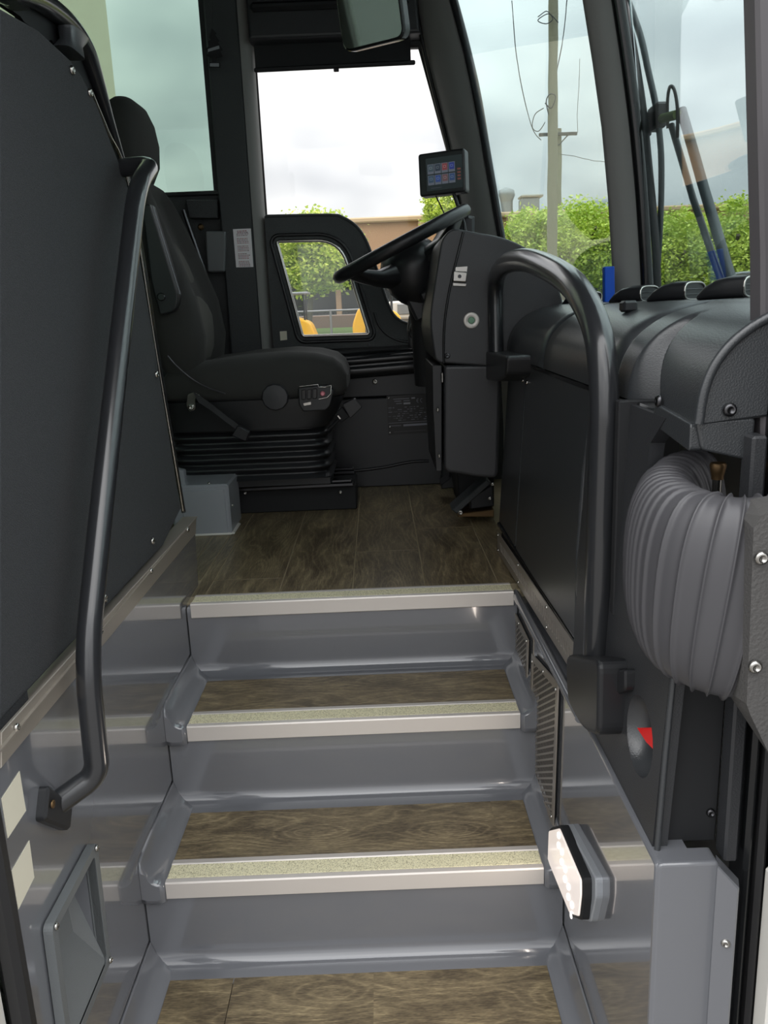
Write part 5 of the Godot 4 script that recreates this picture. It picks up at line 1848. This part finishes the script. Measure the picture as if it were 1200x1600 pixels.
	solo(s, "pedal_bulkhead", M.black_matt, "black bulkhead behind the accelerator pedal", "bulkhead")


# ---------------------------------------------------------------- outside, beyond the windows
func foliage(c: Vector3, rx: float, ry: float, clumps: int, leaves: int, size: float, r: RandomNumberGenerator) -> Shape:
	var s := Shape.new()
	s.soft(false)
	for k in clumps:
		var d := Vector3(r.randfn(), r.randfn(), r.randfn()).normalized()
		var q := pow(r.randf(), 0.4)
		var cc := c + Vector3(d.x * rx, d.y * ry, d.z * rx) * q * 0.86
		var cr := rx * r.randf_range(0.16, 0.3)
		var base := r.randf()
		for i in leaves:
			var e := Vector3(r.randfn(), r.randfn() * 0.75, r.randfn()) * 0.55
			var p := cc + e * cr
			var a := Vector3(r.randfn(), r.randfn() * 0.5, r.randfn()).normalized()
			var b := a.cross(Vector3(r.randfn(), r.randfn(), r.randfn())).normalized()
			var w := size * r.randf_range(0.6, 1.3)
			var g := clampf(base * 0.6 + r.randf() * 0.4, 0.0, 1.0)
			s.tint = Color(0.28, 0.40, 0.05).lerp(Color(0.80, 0.84, 0.16), g)
			s.tri(p - a * w, p + b * w * 0.5, p + a * w)
			s.tri(p - a * w, p + a * w, p - b * w * 0.5)
	return s


func tree(label: String, base: Vector3, crown: Vector3, rx: float, ry: float, seed_no: int, n := 90, leaf := 0.11):
	var r := RandomNumberGenerator.new()
	r.seed = seed_no
	var t := thing("tree", label, "tree", base, "trees beyond the bus")
	var s := Shape.new()
	var top := crown + Vector3(0, ry * 0.3, 0)
	var rings := []
	for k in 7:
		var f := k / 6.0
		var p := base.lerp(top, f) + Vector3(sin(k * 1.7 + seed_no), 0, cos(k * 2.1)) * 0.05 * f
		rings.append(ring(p, Vector3.RIGHT, Vector3(0, 0, 1), lerpf(0.16, 0.04, f), lerpf(0.16, 0.04, f), 10))
	s.loft(rings)
	part(s, "trunk", M.bark, t)
	for k in 5:
		s = Shape.new()
		var a := TAU * k / 5.0 + seed_no
		var p0 := base.lerp(top, 0.45 + 0.07 * k)
		s.tube([p0, p0 + Vector3(cos(a) * rx * 0.3, ry * 0.25, sin(a) * rx * 0.3), p0 + Vector3(cos(a) * rx * 0.65, ry * 0.45, sin(a) * rx * 0.65)], 0.05, 6)
		part(s, "branch", M.bark, t)
	var fo := part(foliage(crown, rx, ry, int(n * 1.5), 75, leaf * 0.72, r), "foliage", M.leaf, t)
	fo.set_meta("kind", "stuff")


func outside():
	var m := mat("leaf", Color.WHITE, 0.6)
	m.vertex_color_use_as_albedo = true
	m.cull_mode = BaseMaterial3D.CULL_DISABLED
	m.backlight_enabled = true
	m.backlight = Color(0.5, 0.6, 0.2)
	mat("bark", Color(0.36, 0.33, 0.27), 0.9)
	m = mat("asphalt", Color(0.48, 0.47, 0.46), 0.9)
	bumps(m, 0.1, 2.0, 1.0)
	m = mat("lawn", Color(0.33, 0.45, 0.16), 0.95)
	bumps(m, 0.2, 4.0, 2.0)
	m = mat("tan_wall", Color(0.72, 0.56, 0.42), 0.85)
	bumps(m, 0.1, 2.0, 0.5)
	mat("tan_trim", Color(0.78, 0.66, 0.52), 0.8)
	mat("shop_glass", Color(0.16, 0.17, 0.17), 0.15)
	mat("brown_wall", Color(0.50, 0.40, 0.34), 0.9)
	mat("pole_wood", Color(0.50, 0.48, 0.40), 0.85)
	mat("galvanised", Color(0.55, 0.56, 0.56), 0.5, 0.6)
	mat("yellow_paint", Color(0.93, 0.70, 0.07), 0.35)
	mat("cream_wall", Color(0.88, 0.85, 0.75), 0.7)
	mat("wire", Color(0.2, 0.2, 0.21), 0.6)
	mat("concrete", Color(0.66, 0.65, 0.62), 0.9)
	mat("wiper_grey", Color(0.27, 0.30, 0.31), 0.45)
	mat("wiper_green", Color(0.34, 0.42, 0.16), 0.5)

	var s := Shape.new()
	s.box(Vector3(0, -1.0, -20), Vector3(160, 0.1, 120), 0.01)
	solo(s, "ground", M.asphalt, "grey asphalt yard around the bus", "ground", "", "structure")
	s = Shape.new()
	var rows := []
	for q in [[-26.0, -0.945], [-30.0, -0.6], [-36.0, -0.32], [-41.5, -0.16]]:
		rows.append([Vector3(-50, q[1], q[0]), Vector3(0, q[1], q[0]), Vector3(60, q[1], q[0])])
	s.loft(rows, false, false, true, Vector3.UP)
	solo(s, "lawn", M.lawn, "strip of green lawn rising to the retaining wall", "lawn", "", "structure")
	s = Shape.new()
	s.box(Vector3(5, 0.0, -42.4), Vector3(110, 0.86, 1.6), 0.03)
	solo(s, "retaining_wall", M.brown_wall, "low brown retaining wall in front of the tan building", "low wall", "", "structure")

	# long tan building
	var t := thing("tan_building", "long low tan building with a dark glazed ground floor", "building", Vector3(8, 0.4, -48))
	s = Shape.new()
	s.box(Vector3(9, 3.65, -51.0), Vector3(66, 2.7, 12), 0.05)
	part(s, "upper_wall", M.tan_wall, t)
	s = Shape.new()
	s.box(Vector3(9, 1.3, -52.0), Vector3(65, 1.9, 11), 0.03)
	part(s, "ground_floor", M.shop_glass, t)
	s = Shape.new()
	s.box(Vector3(9, 5.1, -50.9), Vector3(66.4, 0.26, 12.4), 0.06)
	part(s, "roof_edge", M.tan_trim, t)
	s = Shape.new()
	s.box(Vector3(9, 0.38, -48.5), Vector3(66, 0.1, 9), 0.02)
	part(s, "pavement", M.concrete, t)
	for k in 13:
		var x := -22.0 + 4.9 * k
		s = Shape.new()
		s.box(Vector3(x, 4.75, -44.93), Vector3(0.3, 0.5, 0.24), 0.04)
		part(s, "roof_bracket", M.tan_trim, t)
	for k in 16:
		s = Shape.new()
		s.box(Vector3(-22.0 + 4.0 * k, 1.3, -46.45), Vector3(0.3, 1.9, 0.25), 0.03)
		part(s, "column", M.tan_trim, t)
	# roof equipment
	t = thing("roof_vent", "small grey domed vent on the roof of the tan building", "roof vent", Vector3(7.56, 5.2, -48))
	s = Shape.new()
	s.lathe([Vector2(0.36, -0.45), Vector2(0.36, 0.4), Vector2(0.36, 0.5), Vector2(0.5, 0.8), Vector2(0.45, 1.05), Vector2(0.1, 1.2)], Transform3D(Basis(), Vector3(7.56, 5.614, -48)), 16)
	part(s, "cowl", M.galvanised, t)
	t = thing("roof_cooler", "wide louvred cooler on the roof of the tan building", "roof cooler", Vector3(8.83, 5.2, -48))
	s = Shape.new()
	var rc: Vector3 = Vector3(8.828, 5.798, -48)
	s.box(rc + Vector3(0, -0.1, 0), Vector3(1.0, 1.0, 1.0), 0.05)
	part(s, "case", M.galvanised, t)
	s = Shape.new()
	s.box(rc + Vector3(0.1, 0.5, 0), Vector3(1.25, 0.14, 1.2), 0.05)
	part(s, "lid", M.concrete, t)

	# trees
	tree("bright green tree seen through the driver's quarter window", Vector3(-3.0, -0.5, -37), Vector3(-2.54, 3.071, -37), 2.05, 1.95, 3, 170, 0.14)
	tree("dark conifer-like tree behind the display screen", Vector3(3.9, -0.2, -41.2), Vector3(3.27, 4.991, -41), 0.95, 1.2, 5, 60, 0.1)
	tree("green tree just left of the utility pole", Vector3(5.953, 0.044, -31), Vector3(5.845, 2.624, -31), 1.25, 1.55, 7, 110, 0.1)
	tree("green tree just right of the utility pole", Vector3(7.534, -0.004, -30), Vector3(7.437, 2.557, -30), 1.75, 1.75, 9, 140, 0.1)
	tree("green tree straight behind the wiper blade", Vector3(9.649, -0.045, -27), Vector3(9.558, 1.918, -27), 1.5, 1.7, 13, 130, 0.09)
	tree("green tree at the right end of the windscreen", Vector3(11.071, -0.086, -26), Vector3(10.945, 1.899, -26), 1.6, 1.75, 17, 140, 0.09)
	tree("low green tree between two taller ones left of the wiper", Vector3(8.713, -0.036, -29), Vector3(8.645, 2.028, -29), 1.3, 1.4, 19, 100, 0.1)
	tree("rightmost green tree, partly hidden by the entrance frame", Vector3(12.555, -0.144, -26), Vector3(12.415, 1.657, -26), 1.6, 1.6, 23, 110, 0.09)

	# utility poles
	var p0: Vector3 = Vector3(5.068, 1.4, -24)
	t = thing("utility_pole", "tall thick wooden utility pole nearest the bus", "utility pole", Vector3(p0.x, -0.95, -24))
	s = Shape.new()
	s.lathe([Vector2(0.155, -0.95), Vector2(0.14, 4.0), Vector2(0.115, 12.0)], Transform3D(Basis(Vector3(0, 0, 1), 0.0), Vector3(p0.x, 0, -24)), 14)
	part(s, "pole", M.pole_wood, t)
	s = Shape.new()
	s.tube(spline([Vector3(4.808, 5.811, -23.8), Vector3(4.979, 5.68, -23.8), Vector3(5.094, 5.955, -23.8), Vector3(4.941, 6.023, -23.8), Vector3(4.841, 5.84, -23.8), Vector3(4.912, 5.526, -23.8)], 5), 0.015, 6)
	s.tube(spline([Vector3(4.623, 7.872, -23.8), Vector3(4.854, 7.997, -23.8), Vector3(5.022, 7.813, -23.8), Vector3(4.824, 7.701, -23.8), Vector3(4.623, 7.798, -23.8), Vector3(4.921, 7.936, -23.8), Vector3(5.156, 7.719, -23.8)], 5), 0.012, 6)
	part(s, "cable_coil", M.wire, t)
	p0 = Vector3(8.757, 5.504, -40)
	t = thing("utility_pole", "thinner utility pole with a crossarm behind the thick one", "utility pole", Vector3(p0.x, -0.3, -40))
	s = Shape.new()
	var ptop: Vector3 = Vector3(8.722, 8.205, -40)
	s.lathe([Vector2(0.15, -0.4), Vector2(0.11, ptop.y)], Transform3D(Basis(), Vector3(p0.x, 0, -40)), 12)
	part(s, "pole", M.pole_wood, t)
	s = Shape.new()
	var ca: Vector3 = Vector3(7.794, 7.963, -39.8)
	var cb: Vector3 = Vector3(9.54, 7.924, -39.8)
	s.box((ca + cb) * 0.5, Vector3(ca.distance_to(cb), 0.14, 0.12), 0.02)
	part(s, "crossarm", M.wire, t)
	s = Shape.new()
	s.tube([Vector3(8.28, 7.971, -39.8), Vector3(8.687, 7.478, -39.8), Vector3(9.14, 7.913, -39.8)], 0.03, 6)
	part(s, "brace", M.wire, t)
	var wires := [["thin wire sagging down left of the thick utility pole", [Vector3(3.959, 8.331, -24), Vector3(4.06, 7.121, -24), Vector3(4.266, 6.032, -24), Vector3(4.509, 5.234, -24), Vector3(4.753, 4.937, -24)]], ["loop of cable hanging beside the thick utility pole", [Vector3(4.815, 5.729, -24), Vector3(4.576, 5.58, -24), Vector3(4.509, 5.265, -24), Vector3(4.682, 5.163, -24), Vector3(4.852, 5.38, -24)]], ["wire rising steeply to the right of the thick utility pole", [Vector3(5.084, 6.127, -24), Vector3(5.244, 6.925, -24), Vector3(5.414, 7.98, -24), Vector3(5.454, 8.574, -24)]], ["service wire crossing low from the thinner pole to the right", [Vector3(8.299, 6.815, -38), Vector3(8.988, 6.712, -38), Vector3(9.956, 6.496, -38), Vector3(11.614, 6.332, -38)]], ["upright wire dropping to the crossarm tip", [Vector3(9.43, 10.777, -39), Vector3(9.376, 9.268, -39), Vector3(9.376, 7.83, -39)]]]
	for w in wires:
		s = Shape.new()
		s.tube(spline(w[1], 6), 0.012, 6)
		solo(s, "overhead_wire", M.wire, w[0], "wire", "overhead wires")

	# chain-link fence
	t = thing("chain_link_fence", "low chain-link fence seen through the quarter window", "fence", Vector3(-2, -0.95, -28))
	var z := -26.0
	for k in 9:
		s = Shape.new()
		var x := -9.6 + 2.0 * k + 0.21
		s.tube([Vector3(x, -0.95, z), Vector3(x, 0.70, z)], 0.035, 8)
		part(s, "post", M.galvanised, t)
	s = Shape.new()
	s.tube([Vector3(-10, 0.68, z), Vector3(7.0, 0.68, z)], 0.028, 8)
	part(s, "top_rail", M.galvanised, t)
	s = Shape.new()
	for k in 180:
		var x := -10.0 + 0.095 * k
		for d in [-1.6, 1.6]:
			s.tube([Vector3(x, -0.93, z), Vector3(x + d, 0.67, z)], 0.0028, 3)
	var ln := part(s, "wire_mesh", M.galvanised, t)
	ln.set_meta("kind", "stuff")

	machine("yellow site machine with a cage, left in the quarter window", Vector3(-2.206, 0.135, -23), 1.0)
	machine("yellow site machine half hidden by the quarter window's right edge", Vector3(0.091, 0.045, -23), 1.12)
	machine("yellow machine at the far right beyond the vents", Vector3(9.013, 0.373, -20), 1.0)

	# white plant item behind the wheel
	t = thing("white_trailer", "small white mesh-sided trailer seen under the steering wheel", "trailer", Vector3(0.831, 0.328, -25))
	var tc: Vector3 = Vector3(0.841, 0.622, -25)
	s = Shape.new()
	s.box(tc, Vector3(0.95, 0.5, 1.4), 0.05)
	part(s, "body", M.white_paint, t)
	s = Shape.new()
	s.box(tc + Vector3(0.05, 0.02, 0.72), Vector3(0.55, 0.3, 0.04), 0.02)
	part(s, "grille", M.galvanised, t)
	for d in [-0.3, 0.3]:
		s = Shape.new()
		s.lathe([Vector2(0.26, -0.1), Vector2(0.3, -0.06), Vector2(0.3, 0.06), Vector2(0.26, 0.1)], facing(Vector3(tc.x + d * 1.7, -0.64, tc.z), Vector3.RIGHT), 16)
		part(s, "wheel", M.seal_rubber, t)
	s = Shape.new()
	s.box(tc + Vector3(0, -0.5, 0), Vector3(0.8, 0.6, 1.0), 0.03)
	part(s, "chassis", M.galvanised, t)

	# pale wall of the neighbouring building
	t = thing("cream_building", "pale cream building wall seen through the green side window", "building", Vector3(-5, -0.95, -9))
	var ce: Vector3 = Vector3(-3.053, 3.966, -11)
	s = Shape.new()
	s.box(Vector3(ce.x - 1.05, 2.2, -10.0), Vector3(2.1, 6.4, 2.0), 0.02)
	part(s, "wall_panel", M.cream_wall, t)
	s = Shape.new()
	s.box(Vector3(ce.x - 4.15, 2.2, -10.0), Vector3(4.07, 6.4, 2.0), 0.02)
	part(s, "wall_panel", M.cream_wall, t)
	s = Shape.new()
	s.box(Vector3(ce.x - 2.1, 2.2, -8.99), Vector3(0.14, 6.4, 0.06), 0.02)
	part(s, "cover_strip", M.concrete, t)

	# windscreen wiper on the outside of the glass
	t = thing("windscreen_wiper", "grey windscreen wiper with twin arms parked beside the centre pillar", "wiper", Vector3(0.726, 0.72, -1.715))
	s = Shape.new()
	s.tube(spline([Vector3(0.646, 1.431, -2.303), Vector3(0.656, 1.361, -2.262), Vector3(0.671, 1.251, -2.23), Vector3(0.684, 1.145, -2.209), Vector3(0.698, 1.024, -2.199), Vector3(0.711, 0.902, -2.186), Vector3(0.721, 0.809, -2.184), Vector3(0.73, 0.722, -2.191)], 4), 0.012, 8, 0.6)
	part(s, "blade", M.seal_rubber, t)
	s = Shape.new()
	s.tube(spline([Vector3(0.669, 1.435, -2.319), Vector3(0.685, 1.337, -2.258), Vector3(0.696, 1.248, -2.221), Vector3(0.706, 1.168, -2.189), Vector3(0.713, 1.109, -2.179)], 5), 0.008, 8)
	part(s, "upper_yoke", M.wiper_grey, t)
	s = Shape.new()
	s.tube(spline([Vector3(0.713, 1.116, -2.178), Vector3(0.72, 1.049, -2.173), Vector3(0.73, 0.962, -2.19), Vector3(0.739, 0.873, -2.217), Vector3(0.748, 0.78, -2.252)], 5), 0.008, 8)
	part(s, "lower_yoke", M.wiper_grey, t)
	for q in [[Vector3(0.696, 1.158, -2.274), Vector3(0.701, 1.126, -2.235), Vector3(0.703, 1.099, -2.245), Vector3(0.699, 1.122, -2.292)], [Vector3(0.711, 1.166, -2.218), Vector3(0.714, 1.149, -2.167), Vector3(0.719, 1.108, -2.176), Vector3(0.717, 1.119, -2.233)]]:
		s = Shape.new()
		s.box((q[0] + q[2]) * 0.5, Vector3(0.03, absf(q[0].y - q[2].y), absf(q[0].z - q[1].z) + 0.02), 0.006)
		part(s, "clip", M.seal_rubber, t)
	s = Shape.new()
	s.tube([Vector3(0.716, 1.129, -2.18), Vector3(0.716, 1.114, -2.057)], 0.011, 10)
	part(s, "connector", M.wiper_green, t)
	s = Shape.new()
	s.tube([Vector3(0.719, 1.101, -2.104), Vector3(0.737, 0.922, -1.99), Vector3(0.751, 0.732, -1.835)], 0.008, 8)
	part(s, "arm", M.wiper_grey, t)
	s = Shape.new()
	s.tube([Vector3(0.731, 1.126, -2.073), Vector3(0.75, 0.931, -1.954), Vector3(0.765, 0.731, -1.816)], 0.012, 10)
	part(s, "arm", M.wiper_grey, t)
	s = Shape.new()
	s.tube(spline([Vector3(0.719, 1.098, -2.127), Vector3(0.713, 1.153, -2.12), Vector3(0.709, 1.181, -2.096), Vector3(0.71, 1.168, -2.067), Vector3(0.715, 1.125, -2.055), Vector3(0.722, 1.066, -2.067)], 5), 0.004, 8)
	part(s, "hose_loop", M.seal_rubber, t)


func machine(label: String, at: Vector3, k: float):
	var b := Vector3(at.x, -0.95, at.z)
	var t := thing("site_machine", label, "machine", b, "yellow site machines")
	t.scale = Vector3.ONE * k
	var s := Shape.new()
	var o := rounded([Vector2(-0.62, 0.35), Vector2(0.62, 0.35), Vector2(0.66, 0.8), Vector2(0.45, 1.35), Vector2(0.1, 1.5), Vector2(-0.5, 1.5), Vector2(-0.66, 1.1)], 0.12)
	s.slab(o, Transform3D(Basis(), b + Vector3(0, 0, 0.45)), 0.9, 0.05, [], 2)
	part(s, "body", M.yellow_paint, t)
	for x in [-0.45, 0.45]:
		s = Shape.new()
		s.lathe([Vector2(0.2, -0.14), Vector2(0.36, -0.12), Vector2(0.4, -0.08), Vector2(0.4, 0.08), Vector2(0.36, 0.12), Vector2(0.2, 0.14)], facing(b + Vector3(x, 0.4, 0.52), Vector3(0, 0, 1)), 18)
		part(s, "wheel", M.seal_rubber, t)
	for x in [-0.42, 0.3]:
		for z in [-0.35, 0.35]:
			s = Shape.new()
			s.tube([b + Vector3(x, 1.4, z), b + Vector3(x, 2.08, z)], 0.024, 8)
			part(s, "cage_post", M.seal_rubber, t)
	s = Shape.new()
	s.box(b + Vector3(-0.05, 2.11, 0), Vector3(0.95, 0.07, 0.9), 0.02)
	part(s, "canopy", M.galvanised, t)
	s = Shape.new()
	s.slab(rounded(rect(-0.35, 0.7, 0.2, 1.1), 0.08), Transform3D(Basis(), b + Vector3(0, 0, 0.47)), 0.03, 0.01)
	part(s, "engine_grille", M.seal_rubber, t)
	s = Shape.new()
	s.box(b + Vector3(-0.2, 1.7, 0), Vector3(0.12, 0.45, 0.45), 0.04)
	part(s, "operator_seat", M.seal_rubber, t)
